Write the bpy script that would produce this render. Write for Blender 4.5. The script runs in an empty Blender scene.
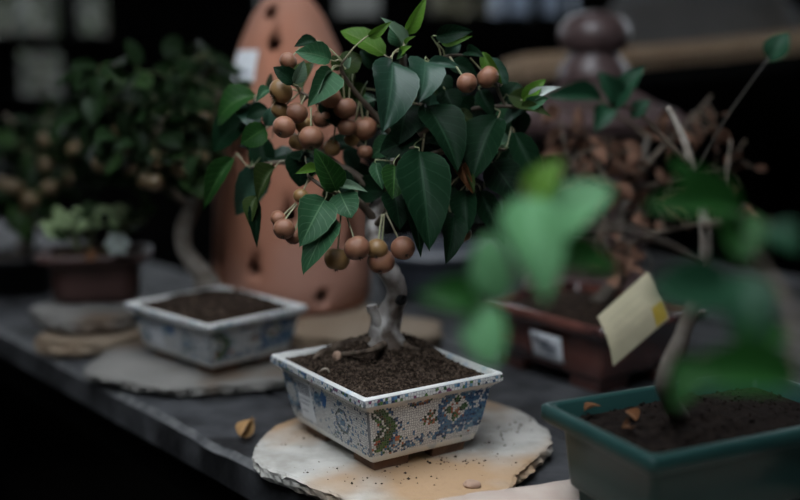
import bpy, bmesh, math, random
from mathutils import Vector, Matrix, noise
R = random.Random(7)
sc = bpy.context.scene
COL = sc.collection
# ------------------------------------------------------------------ camera
PITCH, ZC, FPX = 0.167, 0.334, 1050.0
cam_d = bpy.data.cameras.new('camera'); cam = bpy.data.objects.new('camera', cam_d); COL.objects.link(cam)
cam.location = (0, 0, ZC); cam.rotation_euler = (math.pi/2 - PITCH, 0, 0)
cam_d.sensor_width = 36; cam_d.lens = FPX*36/800; cam_d.clip_start = .01
cam_d.dof.use_dof = True; cam_d.dof.focus_distance = .832; cam_d.dof.aperture_fstop = 2.1
cam_d.dof.aperture_blades = 0
sc.camera = cam
# ------------------------------------------------------------------ sky (overcast) and exposure
w = bpy.data.worlds.new('overcast_sky'); sc.world = w; w.use_nodes = True
nt = w.node_tree; bg = nt.nodes['Background']
tc = nt.nodes.new('ShaderNodeTexCoord'); sx = nt.nodes.new('ShaderNodeSeparateXYZ'); cr = nt.nodes.new('ShaderNodeValToRGB')
nt.links.new(tc.outputs['Generated'], sx.inputs[0]); nt.links.new(sx.outputs['Z'], cr.inputs[0]); nt.links.new(cr.outputs[0], bg.inputs[0])
cr.color_ramp.elements[0].position = 0.0; cr.color_ramp.elements[0].color = (.30, .33, .36, 1)
cr.color_ramp.elements[1].position = 1.0; cr.color_ramp.elements[1].color = (.90, .97, 1.05, 1)
bg.inputs[1].default_value = 1.0
vs = sc.view_settings
vs.view_transform = 'Standard'; vs.look = 'None'; vs.gamma = 1; vs.use_curve_mapping = False; vs.exposure = 3.15
# ------------------------------------------------------------------ geometry of the view, used to measure places
cP, sP = math.cos(PITCH), math.sin(PITCH)
def P(px, py, s):                       # a point seen at (px,py), s metres deep
    u, v = (px-400)/FPX*s, (250-py)/FPX*s
    return Vector((u, s*cP + v*sP, ZC - s*sP + v*cP))
def G(px, py, z=0.0):                   # the point of the level z seen at (px,py)
    d = P(px, py, 1.0) - Vector((0, 0, ZC)); k = (z-ZC)/d.z
    return Vector((0, 0, ZC)) + d*k
CAM = Vector((0, 0, ZC))
# ------------------------------------------------------------------ object helpers
WM = {}
def tag(o, label=None, cat=None, group=None, kind=None):
    if label: o['label'] = label
    if cat: o['category'] = cat
    if group: o['group'] = group
    if kind: o['kind'] = kind
    return o
def thing(name, loc, label, cat, group=None):
    o = bpy.data.objects.new(name, None); COL.objects.link(o); o.empty_display_size = .02
    o.location = loc; WM[o] = Matrix.Translation(loc)
    return tag(o, label, cat, group)
def link(name, me, parent=None, M=None, kind=None):
    o = bpy.data.objects.new(name, me); COL.objects.link(o)
    M = M or Matrix.Identity(4)
    o.matrix_basis = M; WM[o] = M
    if parent is not None:
        o.parent = parent; o.matrix_parent_inverse = WM[parent].inverted()
    if kind: o['kind'] = kind
    return o
def mesh(name, V, F, mats, smooth=True, midx=None):
    me = bpy.data.meshes.new(name); me.from_pydata([tuple(v) for v in V], [], F)
    for m in (mats if isinstance(mats, (list, tuple)) else [mats]): me.materials.append(m)
    if midx: me.polygons.foreach_set('material_index', midx)
    if smooth: me.polygons.foreach_set('use_smooth', [True]*len(me.polygons))
    me.update(); return me
def centred(name, V, F, mats, loc, smooth=True, midx=None):   # a top-level one-mesh thing with its origin at loc
    return link(name, mesh(name, [Vector(v)-Vector(loc) for v in V], F, mats, smooth, midx), None, Matrix.Translation(loc))
def join(parts):
    V, F = [], []
    for v, f in parts:
        n = len(V); V += list(v); F += [tuple(i+n for i in q) for q in f]
    return V, F
def box(x0, x1, y0, y1, z0, z1, M=None, jit=0):
    V = [Vector((x, y, z)) for z in (z0, z1) for x, y in ((x0, y0), (x1, y0), (x1, y1), (x0, y1))]
    if jit: V = [v+Vector((R.uniform(-jit, jit), R.uniform(-jit, jit), R.uniform(-jit, jit))) for v in V]
    if M: V = [M @ v for v in V]
    return V, [(3, 2, 1, 0), (4, 5, 6, 7), (0, 1, 5, 4), (1, 2, 6, 5), (2, 3, 7, 6), (3, 0, 4, 7)]
def catmull(pts, n):
    out = []
    m = len(pts)
    if m == 2: return [pts[0].lerp(pts[1], i/n) for i in range(n+1)]
    for i in range(m-1):
        a, b, c, d = pts[max(i-1, 0)], pts[i], pts[i+1], pts[min(i+2, m-1)]
        for k in range(n):
            t = k/n
            out.append(.5*((2*b)+(c-a)*t+(2*a-5*b+4*c-d)*t*t+(3*b-a-3*c+d)*t**3))
    out.append(pts[-1]); return out
def tube(pts, rad, n=4, seg=8, rough=0, close=True):
    pts = [Vector(p) for p in pts]
    q = catmull(pts, n); rs = catmull([Vector((r, 0, 0)) for r in rad], n); rs = [max(r.x, 1e-5) for r in rs]
    V, F = [], []
    t0 = (q[1]-q[0]).normalized(); nrm = t0.orthogonal().normalized()
    for i, p in enumerate(q):
        t = (q[min(i+1, len(q)-1)]-q[max(i-1, 0)])
        t = t.normalized() if t.length > 1e-9 else t0
        nrm = (nrm - t*nrm.dot(t)).normalized(); b = t.cross(nrm)
        for k in range(seg):
            a = 2*math.pi*k/seg; d = nrm*math.cos(a)+b*math.sin(a)
            r = rs[i]
            if rough: r *= 1+rough*noise.noise((p+d*rs[i])*70)+.5*rough*noise.noise((p+d*rs[i])*210)
            V.append(p+d*r)
    for i in range(len(q)-1):
        for k in range(seg):
            a, b2 = i*seg+k, i*seg+(k+1) % seg
            F.append((a, b2, b2+seg, a+seg))
    if close:
        F.append(tuple(range(seg))[::-1]); F.append(tuple(range(len(V)-seg, len(V))))
    return V, F
def lathe(prof, seg=32, M=None, ang0=0, sx=1, sy=1):
    V, F = [], []
    for r, z in prof:
        for k in range(seg):
            a = 2*math.pi*k/seg+ang0; V.append(Vector((r*math.cos(a)*sx, r*math.sin(a)*sy, z)))
    for i in range(len(prof)-1):
        for k in range(seg):
            a, b = i*seg+k, i*seg+(k+1) % seg
            F.append((a, b, b+seg, a+seg))
    F.append(tuple(range(seg))[::-1]); F.append(tuple(range(len(V)-seg, len(V))))
    if M: V = [M @ v for v in V]
    return V, F
# ------------------------------------------------------------------ materials
def mat(name, c1, c2=None, rough=.6, scale=30, bump=0, bscale=None, spec=.5, c3=None, s3=4, coat=0, trans=0, rnd=0, dist=.002, w3=.55, detail=6):
    m = bpy.data.materials.new(name); m.use_nodes = True; N = m.node_tree; n = N.nodes; L = N.links
    b = n['Principled BSDF']; b.inputs['Roughness'].default_value = rough; b.inputs['Specular IOR Level'].default_value = spec
    b.inputs['Coat Weight'].default_value = coat; b.inputs['Coat Roughness'].default_value = .12
    t = n.new('ShaderNodeTexCoord'); co = t.outputs['Object']
    def nz(s, d=detail):
        x = n.new('ShaderNodeTexNoise'); x.inputs['Scale'].default_value = s; x.inputs['Detail'].default_value = d; L.new(co, x.inputs['Vector']); return x
    def mix(a, bb, f):
        x = n.new('ShaderNodeMix'); x.data_type = 'RGBA'
        for i, v in ((6, a), (7, bb)):
            if hasattr(v, 'links'): L.new(v, x.inputs[i])
            else: x.inputs[i].default_value = (*v, 1)
        L.new(f, x.inputs[0]); return x.outputs[2]
    def ramp(src, lo, hi):
        x = n.new('ShaderNodeMapRange'); x.inputs[1].default_value = lo; x.inputs[2].default_value = hi; L.new(src, x.inputs[0]); return x.outputs[0]
    col = c1
    if c2: col = mix(c1, c2, ramp(nz(scale).outputs[0], .35, .65))
    if c3: col = mix(col, c3, ramp(nz(s3, 3).outputs[0], w3-.06, w3+.08))
    if rnd:
        oi = n.new('ShaderNodeObjectInfo'); h = n.new('ShaderNodeHueSaturation')
        L.new(ramp(oi.outputs['Random'], 0, 1), h.inputs['Value'])
        h.inputs['Value'].default_value = 1
        mr = n.new('ShaderNodeMapRange'); mr.inputs[3].default_value = 1-rnd; mr.inputs[4].default_value = 1+rnd; L.new(oi.outputs['Random'], mr.inputs[0]); L.new(mr.outputs[0], h.inputs['Value'])
        if hasattr(col, 'links'): L.new(col, h.inputs['Color'])
        else: h.inputs['Color'].default_value = (*col, 1)
        col = h.outputs[0]
    if hasattr(col, 'links'): L.new(col, b.inputs['Base Color'])
    else: b.inputs['Base Color'].default_value = (*col, 1)
    if bump:
        bp = n.new('ShaderNodeBump'); bp.inputs['Strength'].default_value = bump; bp.inputs['Distance'].default_value = dist
        L.new(nz(bscale or scale, 8).outputs[0], bp.inputs['Height']); L.new(bp.outputs[0], b.inputs['Normal'])
    if trans: translucent(m, col, trans)
    return m
def translucent(m, col, k):
    N = m.node_tree; n = N.nodes; L = N.links
    tr = n.new('ShaderNodeBsdfTranslucent'); ms = n.new('ShaderNodeMixShader'); ms.inputs[0].default_value = k
    if hasattr(col, 'links'): L.new(col, tr.inputs[0])
    else: tr.inputs[0].default_value = (*col, 1)
    L.new(n['Principled BSDF'].outputs[0], ms.inputs[1]); L.new(tr.outputs[0], ms.inputs[2]); L.new(ms.outputs[0], n['Material Output'].inputs[0])
def leaf_mat(name, c, vein, rough=.42, trans=.18, edge=None, rnd=.25, spec=.12):
    m = bpy.data.materials.new(name); m.use_nodes = True; N = m.node_tree; n = N.nodes; L = N.links
    b = n['Principled BSDF']; b.inputs['Roughness'].default_value = rough; b.inputs['Specular IOR Level'].default_value = spec
    uv = n.new('ShaderNodeUVMap'); sp = n.new('ShaderNodeSeparateXYZ'); L.new(uv.outputs[0], sp.inputs[0])
    def M(op, a, bb=None, c=None):
        x = n.new('ShaderNodeMath'); x.operation = op
        for i, v in enumerate((a, bb, c)):
            if v is None: continue
            if hasattr(v, 'links'): L.new(v, x.inputs[i])
            else: x.inputs[i].default_value = v
        return x.outputs[0]
    au = M('ABSOLUTE', M('SUBTRACT', sp.outputs[0], .5))           # 0 at the midrib, .5 at the edge
    rib = M('LESS_THAN', au, .022)
    ph = M('FRACT', M('SUBTRACT', M('MULTIPLY', sp.outputs[1], 8.0), M('MULTIPLY', au, 5.0)))
    sv = M('MULTIPLY', M('LESS_THAN', M('ABSOLUTE', M('SUBTRACT', ph, .5)), .06), .55)
    ed = M('MULTIPLY', M('GREATER_THAN', au, .478), .8)
    f = M('MINIMUM', M('MAXIMUM', M('MAXIMUM', rib, sv), 0), 1)
    oi = n.new('ShaderNodeObjectInfo')
    tc = n.new('ShaderNodeTexCoord'); nz = n.new('ShaderNodeTexNoise'); nz.inputs['Scale'].default_value = 3; L.new(tc.outputs['Object'], nz.inputs[0])
    h = n.new('ShaderNodeHueSaturation'); h.inputs['Color'].default_value = (*c, 1)
    val = M('ADD', M('MULTIPLY', oi.outputs['Random'], 2*rnd), M('ADD', M('MULTIPLY', nz.outputs[0], .5), 1-rnd-.25)); L.new(val, h.inputs['Value'])
    x = n.new('ShaderNodeMix'); x.data_type = 'RGBA'; L.new(f, x.inputs[0]); L.new(h.outputs[0], x.inputs[6]); x.inputs[7].default_value = (*vein, 1)
    y = n.new('ShaderNodeMix'); y.data_type = 'RGBA'; L.new(ed, y.inputs[0]); L.new(x.outputs[2], y.inputs[6]); y.inputs[7].default_value = (*(edge or vein), 1)
    L.new(y.outputs[2], b.inputs['Base Color'])
    bp = n.new('ShaderNodeBump'); bp.inputs['Strength'].default_value = .5; bp.inputs['Distance'].default_value = .0012; bp.invert = True
    L.new(M('ADD', f, M('MULTIPLY', nz.outputs[0], 1.0)), bp.inputs['Height']); L.new(bp.outputs[0], b.inputs['Normal'])
    translucent(m, h.outputs[0], trans)
    return m
LM = {
 'd': leaf_mat('leaf_dark_green', (.0042, .0165, .0068), (.013, .035, .017), .5, .10, spec=.07),
 'g': leaf_mat('leaf_grey_green', (.017, .048, .029), (.036, .080, .050), .42, .10, spec=.3),
 'm': leaf_mat('leaf_mid_green', (.027, .082, .036), (.075, .15, .075), .48, .15),
 'G': leaf_mat('leaf_fresh_green', (.013, .050, .010), (.05, .12, .03), .48, .3),
 'y': leaf_mat('leaf_young_green', (.07, .16, .018), (.12, .20, .05), .48, .35),
 'o': leaf_mat('leaf_olive', (.025, .045, .010), (.05, .065, .022), .5, .25),
 'p': leaf_mat('leaf_pale_underside', (.12, .19, .12), (.16, .22, .15), .55, .2),
 'w': leaf_mat('leaf_highlight_petal_white', (.45, .50, .47), (.45, .5, .44), .35, .1),  # gloss highlight painted into a lit leaf; also the white of the petals
 'v': leaf_mat('leaf_purple_grey', (.050, .043, .056), (.06, .05, .06), .5, .1),
 'b': leaf_mat('leaf_brown', (.11, .048, .02), (.14, .065, .03), .6, .2),
 't': leaf_mat('leaf_mint', (.092, .230, .100), (.10, .24, .115), .5, .2, rnd=.12),
 'T': leaf_mat('leaf_soft_green', (.014, .064, .012), (.02, .075, .02), .5, .3, rnd=.12),
 's': leaf_mat('leaf_deep_teal', (.010, .042, .020), (.02, .065, .035), .5, .2, rnd=.12),
 'x': leaf_mat('leaf_background', (.008, .020, .006), (.02, .035, .016), .5, .2, rnd=.5),
 'X': leaf_mat('leaf_background_light', (.022, .05, .014), (.06, .10, .035), .5, .2, rnd=.4),
 'q': leaf_mat('leaf_dry', (.13, .068, .045), (.16, .09, .06), .7, .15, rnd=.6),
 'Q': leaf_mat('leaf_pale_succulent', (.24, .32, .16), (.27, .34, .19), .5, .15, rnd=.3),
}
M_root = mat('root_brown', (.05, .036, .027), (.16, .12, .09), .85, 90, .7, 160, spec=.1)
M_bark = mat('bark_grey', (.30, .265, .24), (.56, .53, .50), .5, 45, .8, 120, c3=(.09, .065, .05), s3=38, w3=.545, dist=.003)
M_bark2 = mat('bark_dull', (.09, .075, .06), (.17, .15, .13), .8, 60, .6, 120, spec=.15)
M_twig = mat('twig_brown', (.07, .05, .035), (.13, .10, .07), .7, 80, .3)
M_petiole = mat('petiole_pale_green', (.22, .25, .12), (.30, .26, .16), .55, 60)
M_petiole_d = mat('petiole_dull_green', (.06, .09, .03), (.09, .08, .04), .6, 60)
M_fruit = mat('fruit_russet', (.27, .098, .068), (.17, .075, .042), .42, 70, .25, 260, c3=(.26, .17, .06), s3=35, w3=.58, rnd=.22)
M_fruit_o = mat('fruit_olive', (.26, .17, .06), (.22, .10, .04), .45, 70, .08, 300, rnd=.2)
M_fruit_g = mat('fruit_green_blush', (.11, .105, .042), (.14, .065, .038), .45, 30, rnd=.3)
M_calyx = mat('calyx_dark', (.05, .03, .02), (.12, .08, .05), .9, 200)
M_grout = mat('mosaic_grout', (.16, .18, .20), (.22, .23, .24), .6, 200)
M_glaze = mat('cream_glaze', (.66, .66, .63), (.72, .71, .68), .28, 40, .15, 400, spec=.5, c3=(.46, .54, .60), s3=60, w3=.62, dist=.0004)
M_clayfoot = mat('foot_clay', (.11, .06, .04), (.17, .095, .06), .8, 80, .4)
M_soil = mat('potting_soil', (.012, .008, .006), (.034, .023, .017), 1.0, 160, .8, 260, dist=.003, spec=.05)
M_soil_shade = mat('shaded_soil', (.005, .0035, .003), (.014, .010, .008), 1.0, 160, .8, 260, dist=.003, spec=.05)  # darker copy of the potting soil, the teal pot's shade put into its colour
M_grain = mat('soil_grain', (.010, .007, .005), (.125, .09, .066), 1.0, 300, spec=.05)
M_wood = mat('bench_wood', (.030, .031, .034), (.065, .066, .070), .65, 26, .7, 60, spec=.25, c3=(.012, .012, .013), s3=9, dist=.003)
M_wear = mat('bench_wood_worn', (.03, .031, .034), (.10, .10, .10), .75, 60, .7, 90, dist=.003)
M_slab = mat('slab_sandstone', (.50, .48, .44), (.35, .33, .295), .9, 45, 1.0, 110, spec=.15, c3=(.42, .275, .16), s3=6, w3=.52, dist=.002)
M_slab2 = mat('slab_greystone', (.19, .18, .165), (.14, .135, .125), .85, 14, .6, 90, spec=.15, c3=(.12, .085, .06), s3=8, w3=.6, dist=.003)
M_slab3 = mat('slab_tan', (.18, .125, .08), (.22, .17, .12), .85, 16, .6, 70, dist=.003)
M_slabp = mat('slab_pinkish', (.42, .31, .26), (.48, .41, .35), .85, 18, .5, 90)
M_terra = mat('terracotta', (.37, .155, .095), (.33, .165, .115), .8, 8, .3, 60, c3=(.38, .20, .15), s3=5, spec=.15)
M_slate = mat('slate_glaze', (.035, .04, .052), (.05, .055, .07), .4, 10)
M_brown = mat('brown_glaze', (.11, .038, .028), (.15, .060, .048), .2, 18, .35, 40, c3=(.05, .022, .02), s3=14, coat=1, dist=.004)
M_brownd = mat('brown_glaze_dark', (.06, .026, .020), (.085, .035, .026), .3, 18, coat=.3)
M_teal = mat('teal_glaze', (.010, .034, .031), (.014, .042, .038), .35, 20, .1, spec=.15)
M_lant = mat('lantern_clay', (.075, .047, .045), (.10, .066, .064), .35, 10, .3, 40)
M_grey = mat('grey_rock', (.17, .165, .16), (.22, .21, .20), .85, 5, .6, 12, dist=.01)
M_tag = mat('tag_plastic', (.40, .36, .24), (.45, .40, .27), .5, 25, c3=(.36, .32, .22), s3=14, w3=.6)
M_taglines = mat('tag_faint_writing', (.36, .33, .23), None, .6)
M_yellow = mat('tag_yellow', (.34, .24, .03), (.40, .30, .06), .5, 40)
M_paper = mat('sticker_paper', (.74, .76, .78), (.68, .70, .72), .55, 60)
M_ink = mat('sticker_ink', (.06, .07, .10), None, .6)
M_inkg = mat('sticker_ink_grey', (.36, .38, .42), None, .6)
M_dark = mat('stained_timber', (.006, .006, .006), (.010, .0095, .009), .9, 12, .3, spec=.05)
M_ground = mat('ground_earth', (.005, .005, .0045), (.008, .007, .006), 1.0, 6, .5, spec=.03)
M_black = mat('nursery_plastic', (.008, .008, .009), None, .5, spec=.2)
M_hedge = mat('hedge_leaf', (.014, .022, .007), (.022, .03, .011), .8, 4, rnd=.1)
M_wall = mat('rendered_wall', (.022, .023, .020), (.030, .030, .026), .9, 2)
M_white = mat('root_pale', (.50, .44, .36), (.42, .36, .28), .7, 80)
M_wire = mat('tie_wire', (.03, .025, .018), None, .5)
M_cut = mat('cut_wood', (.42, .28, .20), (.32, .20, .14), .8, 90)
# mosaic tiles take their glaze colour from a per-tile attribute
M_tile = bpy.data.materials.new('mosaic_tile'); M_tile.use_nodes = True
_n = M_tile.node_tree; _a = _n.nodes.new('ShaderNodeVertexColor'); _a.layer_name = 'tile'
_n.links.new(_a.outputs[0], _n.nodes['Principled BSDF'].inputs['Base Color']); _n.nodes['Principled BSDF'].inputs['Roughness'].default_value = .3

# ================================================================== SETTING
GZ = -.75
g = link('floor', mesh('floor', [(-14, -6, GZ), (14, -6, GZ), (14, 16, GZ), (-14, 16, GZ)], [(0, 1, 2, 3)], M_ground), kind='structure')
tag(g, 'dark bare earth floor under the bench')
# bench frame: edge line on the ground of the view
E0, E1 = G(13, 338), G(300, 490)
bd = (E1-E0).normalized(); bn = Vector((-bd.y, bd.x, 0)); bn = bn if bn.x > 0 else -bn
BM = Matrix(((bd.x, bn.x, 0, E0.x), (bd.y, bn.y, 0, E0.y), (0, 0, 1, 0), (0, 0, 0, 1)))   # local x along the edge, y away from it
def bench_local(p): return BM.inverted() @ p
bench = thing('plank_bench', BM @ Vector((.6, .6, GZ)), 'long dark weathered plank bench carrying all the pots and stones', 'bench')
def plank(x0, x1, y0, y1, z0, z1, nx=40, edge=False):
    V, F, mi = [], [], []
    c = .004
    prof = [(y0, z0), (y0, z1-c), (y0+c, z1), (y1-c, z1), (y1, z1-c), (y1, z0)]
    for i in range(nx+1):
        x = x0+(x1-x0)*i/nx
        for j, (y, z) in enumerate(prof):
            dy = dz = 0
            if j in (1, 2) and edge:
                k = noise.noise(Vector((x*9, 0, 3)))*.004+noise.noise(Vector((x*40, 1, 5)))*.0022
                dy += k if j == 1 else k+.004; dz -= abs(k)*.6
            V.append(BM @ Vector((x, y+dy, z+dz)))
    m = len(prof)
    for i in range(nx):
        for j in range(m-1):
            a = i*m+j; F.append((a, a+m, a+m+1, a+1)); mi.append(1 if (edge and j == 1) else 0)
    F.append(tuple(range(m))); F.append(tuple(range(len(V)-m, len(V)))[::-1]); mi += [0, 0]
    return V, F, mi
yy = 0.0
for i in range(9):
    wd = .128+R.uniform(-.012, .012)
    V, F, mi = plank(-1.3 if i < 3 else -.15, 1.35, yy, yy+wd, -.034, R.uniform(-.0012, 0), 120 if i == 0 else 8, i == 0)
    o = link('plank', mesh('plank', V, F, [M_wood, M_wear], False, mi), bench)
    yy += wd+.006
bw = yy
for x in (-1.2, 1.25):
    for y in (.12, .33):
        link('leg', mesh('leg', *box(x-.04, x+.04, y-.04, y+.04, GZ, -.034, BM), M_dark, False), bench)
for x in (-.08, 1.25): link('leg', mesh('leg', *box(x-.04, x+.04, bw-.16, bw-.08, GZ, -.034, BM), M_dark, False), bench)
for y, x0_ in ((.06, -1.3), (.32, -1.3), (bw-.10, -.15)):
    link('rail', mesh('rail', *box(x0_, 1.35, y, y+.045, -.12, -.036, BM), M_dark, False), bench)

# ================================================================== STONE SLABS
def slab(name, outline, ztop, thick, m, label, jag=.003, under=.006, cat='stone', seed=1, rough_top=.0006, sub=9, zbot=None):
    pts = [Vector((p.x, p.y, 0)) for p in outline]; n = len(pts)
    c = sum(pts, Vector())/n
    ring = []
    for i in range(n):
        a, b, d, e = pts[i-1], pts[i], pts[(i+1) % n], pts[(i+2) % n]
        for k in range(sub):
            t = k/sub; cs = .5*((2*b)+(d-a)*t+(2*a-5*b+4*d-e)*t*t+(3*b-a-3*d+e)*t**3)
            ring.append(b.lerp(d, t)*.4+cs*.6)
    z0 = ztop-thick
    V, F = [], []
    N = len(ring)
    def add(off, z, jj, k):
        for i, p in enumerate(ring):
            d = (p-c); L = d.length; d.normalize()
            j = jj*(noise.noise(Vector((p.x*40+seed, p.y*40, k*1.7)))+.6*noise.noise(Vector((p.x*120+seed, p.y*120, k*2.3))))
            j += jj*R.uniform(-.45, .45) if k < 5 else jj*R.uniform(-.15, .15)
            zz = z+(jj*(.4*noise.noise(Vector((p.x*60, p.y*60+seed, k+9)))+R.uniform(-.2, .2)) if 0 < k < 4 else 0)
            V.append(Vector((p.x, p.y, zz))+d*(off+j))
    add(-under-.012, z0, jag, 0); add(-under, z0+thick*.12, jag*1.5, 1); add(-under*.1, z0+thick*.45, jag*1.6, 2); add(-under*.35, z0+thick*.72, jag*1.6, 3); add(-.0005, ztop-.0018, jag*1.0, 4); add(-.003, ztop-.0002, jag*.8, 5)
    for s in (.86, .65, .4, .18):
        for i, p in enumerate(ring):
            q = c+(p-c)*s; V.append(Vector((q.x, q.y, ztop+rough_top*(noise.noise(Vector((q.x*25, q.y*25, seed)))-.3))))
    V.append(Vector((c.x, c.y, ztop)))
    for k in range(9):
        for i in range(N):
            a, b = k*N+i, k*N+(i+1) % N; F.append((a, b, b+N, a+N))
    for i in range(N): F.append((9*N+i, 9*N+(i+1) % N, len(V)-1))
    F.append(tuple(range(N))[::-1])
    o = centred(name, V, F, m, Vector((c.x, c.y, z0)), True); o.data.polygons.foreach_set('use_smooth', [i >= 5*N for i in range(len(F))])
    return tag(o, label, cat)
ZS = .016
main_px = [(252, 454), (259, 438), (276, 424), (305, 414), (350, 402), (420, 396), (480, 398), (522, 410), (546, 427), (552, 441), (536, 458), (518, 474), (512, 488), (480, 498), (420, 512), (370, 508), (330, 492), (290, 476), (262, 466)]
main_slab = slab('stone_slab', [G(x, y, ZS) for x, y in main_px], ZS, .016, M_slab, 'broad flat sandstone slab with orange stain under the sharp mosaic pot', .002, .005, seed=3)
p2_px = [(82, 370), (98, 355), (130, 338), (190, 328), (260, 322), (330, 330), (350, 350), (330, 368), (286, 379), (230, 385), (176, 388), (128, 383)]
ZS2 = .013
slab2 = slab('stone_slab', [G(x, y, ZS2) for x, y in p2_px], ZS2, .013, M_slab2, 'grey flat stone slab under the blurred mosaic pot at left', .004, .008, seed=11)
# pot on two stones far left
ZL1, ZL2 = .022, .044
slab3 = slab('stone_slab', [G(x, y, ZL1) for x, y in [(36, 336), (56, 326), (110, 320), (150, 322), (146, 332), (108, 340), (62, 342)]], ZL1, .022, M_slab3, 'tan lower stone of the pair under the brown pot at far left', .004, .004, seed=21)
slab4 = slab('stone_slab', [G(x, y, ZL2) for x, y in [(30, 308), (56, 298), (100, 294), (150, 298), (152, 308), (112, 318), (60, 320)]], ZL2, .022, M_slab2, 'grey upper stone directly beneath the brown pot at far left', .004, .006, seed=31)
ZP = .028
slab5 = slab('stone_slab', [G(x, y, ZP) for x, y in [(415, 508), (470, 492), (530, 484), (580, 476), (700, 474), (800, 490), (850, 540), (800, 640), (640, 690), (480, 600)]], ZP, .028, M_slabp, 'pinkish stone slab under the teal pot in the front corner', .003, .004, seed=41)
ZC5 = .03
slab6 = slab('stone_slab', [G(x, y, ZC5) for x, y in [(205, 316), (240, 298), (310, 294), (365, 302), (400, 315), (438, 320), (440, 329), (415, 338), (360, 340), (290, 334), (230, 328)]], ZC5, .03, M_slab3, 'tan stone slab under the tall terracotta cone', .004, .004, seed=51)

# ================================================================== MOSAIC POTS
PA, PB, PH = .137/2, .162/2, .0605
PROF = [(.030, -.001), (.0195, -.0005), (.0172, .001), (.0165, .004), (.0155, .006), (.0122, .020), (.0098, .033), (.0082, .044), (.0076, .047), (.0055, .0495), (.0012, .0525), (0, .0535), (0, .0592), (.0009, .0604), (.0022, .0608), (.0040, .0606), (.0050, .0592), (.0062, .0555), (.0115, .050), (.0145, .030), (.020, .010)]
def dz_at(z):
    for (d0, z0), (d1, z1) in zip(PROF[3:13], PROF[4:14]):
        if z0 <= z <= z1 and z1 > z0: return d0+(d1-d0)*(z-z0)/(z1-z0)
    return 0
def rrect(ha, hb, r, n=4):
    out = []
    for cx, cy, a0 in ((ha-r, hb-r, 0), (-ha+r, hb-r, 90), (-ha+r, -hb+r, 180), (ha-r, -hb+r, 270)):
        for k in range(n+1):
            a = math.radians(a0+90*k/n); out.append((cx+r*math.cos(a), cy+r*math.sin(a)))
    return out
def loft(prof, ha, hb, rad=.0022, n=4):
    V, F, mi = [], [], []
    for d, z in prof:
        for x, y in rrect(ha-d, hb-d, max(rad, .0015), n): V.append(Vector((x, y, z)))
    N = 4*(n+1)
    for i in range(len(prof)-1):
        for k in range(N):
            a, b = i*N+k, i*N+(k+1) % N; F.append((a, b, b+N, a+N)); mi.append(i)
    F.append(tuple(range(N))[::-1]); mi.append(0)
    F.append(tuple(range(len(V)-N, len(V)))); mi.append(99)
    return V, F, mi
def clip(poly, mx, my, nx, ny):           # keep the side where (p-m).n <= 0
    out = []
    for i in range(len(poly)):
        a, b = poly[i], poly[(i+1) % len(poly)]
        da, db = (a[0]-mx)*nx+(a[1]-my)*ny, (b[0]-mx)*nx+(b[1]-my)*ny
        if da <= 0: out.append(a)
        if (da < 0 < db) or (db < 0 < da):
            t = da/(da-db); out.append((a[0]+(b[0]-a[0])*t, a[1]+(b[1]-a[1])*t))
    return out
BLUE = [(.016, .065, .17), (.03, .12, .27), (.07, .20, .34), (.012, .03, .08), (.15, .29, .40)]
GREEN = [(.02, .075, .02), (.07, .16, .03), (.012, .03, .02), (.05, .12, .04)]
def white():
    k = R.uniform(.86, 1.06); return (.66*k, .665*k, .65*k)
def ch(c): return R.choice(c)
def col_right(p, h):
    c = p+.75*abs(h-25)
    if p > 2 and 4 < h < 44:
        if 27 < c < 31: return ch(BLUE[:4]) if R.random() < .75 else white()
        if 20.5 < c < 26: return ch(GREEN[:2])
        if 16.5 < c < 20.5: return ch([(.012, .02, .015), (.03, .07, .03), (.10, .06, .02)])
        if 10 < c < 14.5 and h > 14: return ch(GREEN) if R.random() < .9 else (.42, .10, .03)
    for q, hh in ((6, 12), (16, 13), (25, 13)):
        if math.hypot(p-q, h-hh) < 3: return ch([(.50, .10, .03), (.42, .16, .04), (.35, .05, .03)])
    if p < 34 and h < 14: return ch(GREEN+BLUE+[(.4, .12, .03)]) if R.random() < .45 else white()
    dx, dh = p-82, h-29; r = math.hypot(dx, dh)
    if 13.5 < r < 19: return ch(BLUE[:3]) if R.random() < .92 else white()
    if r <= 13.5:
        if abs(abs(dx)+abs(dh)-13) < 1.3: return white()
        if r < 3: return ch([(.4, .2, .1), white()])
        a = abs(math.sin(2*math.atan2(dh, dx)))
        if abs(dx)+abs(dh) > 13: return ch(BLUE[1:3]+[(.3, .09, .04)])
        if a < .75: return ch(GREEN+[(.06, .16, .03)]) if R.random() < .85 else (.4, .1, .03)
        return (.36, .09, .04) if R.random() < .4 else white()
    t = (p-22)/90
    if t > 0:
        hc = 5+13*t**1.6; th = 2.0+9*t
        if abs(h-hc) < th*.8: return ch(BLUE) if R.random() < .42+.45*t else white()
    if p > 98 and h > 10: return ch(BLUE[:3]) if R.random() < .6 else white()
    if math.hypot(p-57, h-25) < 7 and R.random() < .6: return ch(GREEN+[(.40, .10, .03), (.3, .08, .03)])
    if abs(math.hypot(p-46, h-54)-15) < 1.6: return ch([(.2, .08, .04), (.03, .08, .03), (.03, .08, .2)])
    if R.random() < .035: return ch(BLUE[:3]+[(.40, .12, .04), (.05, .12, .04)])
    return white()
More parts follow.
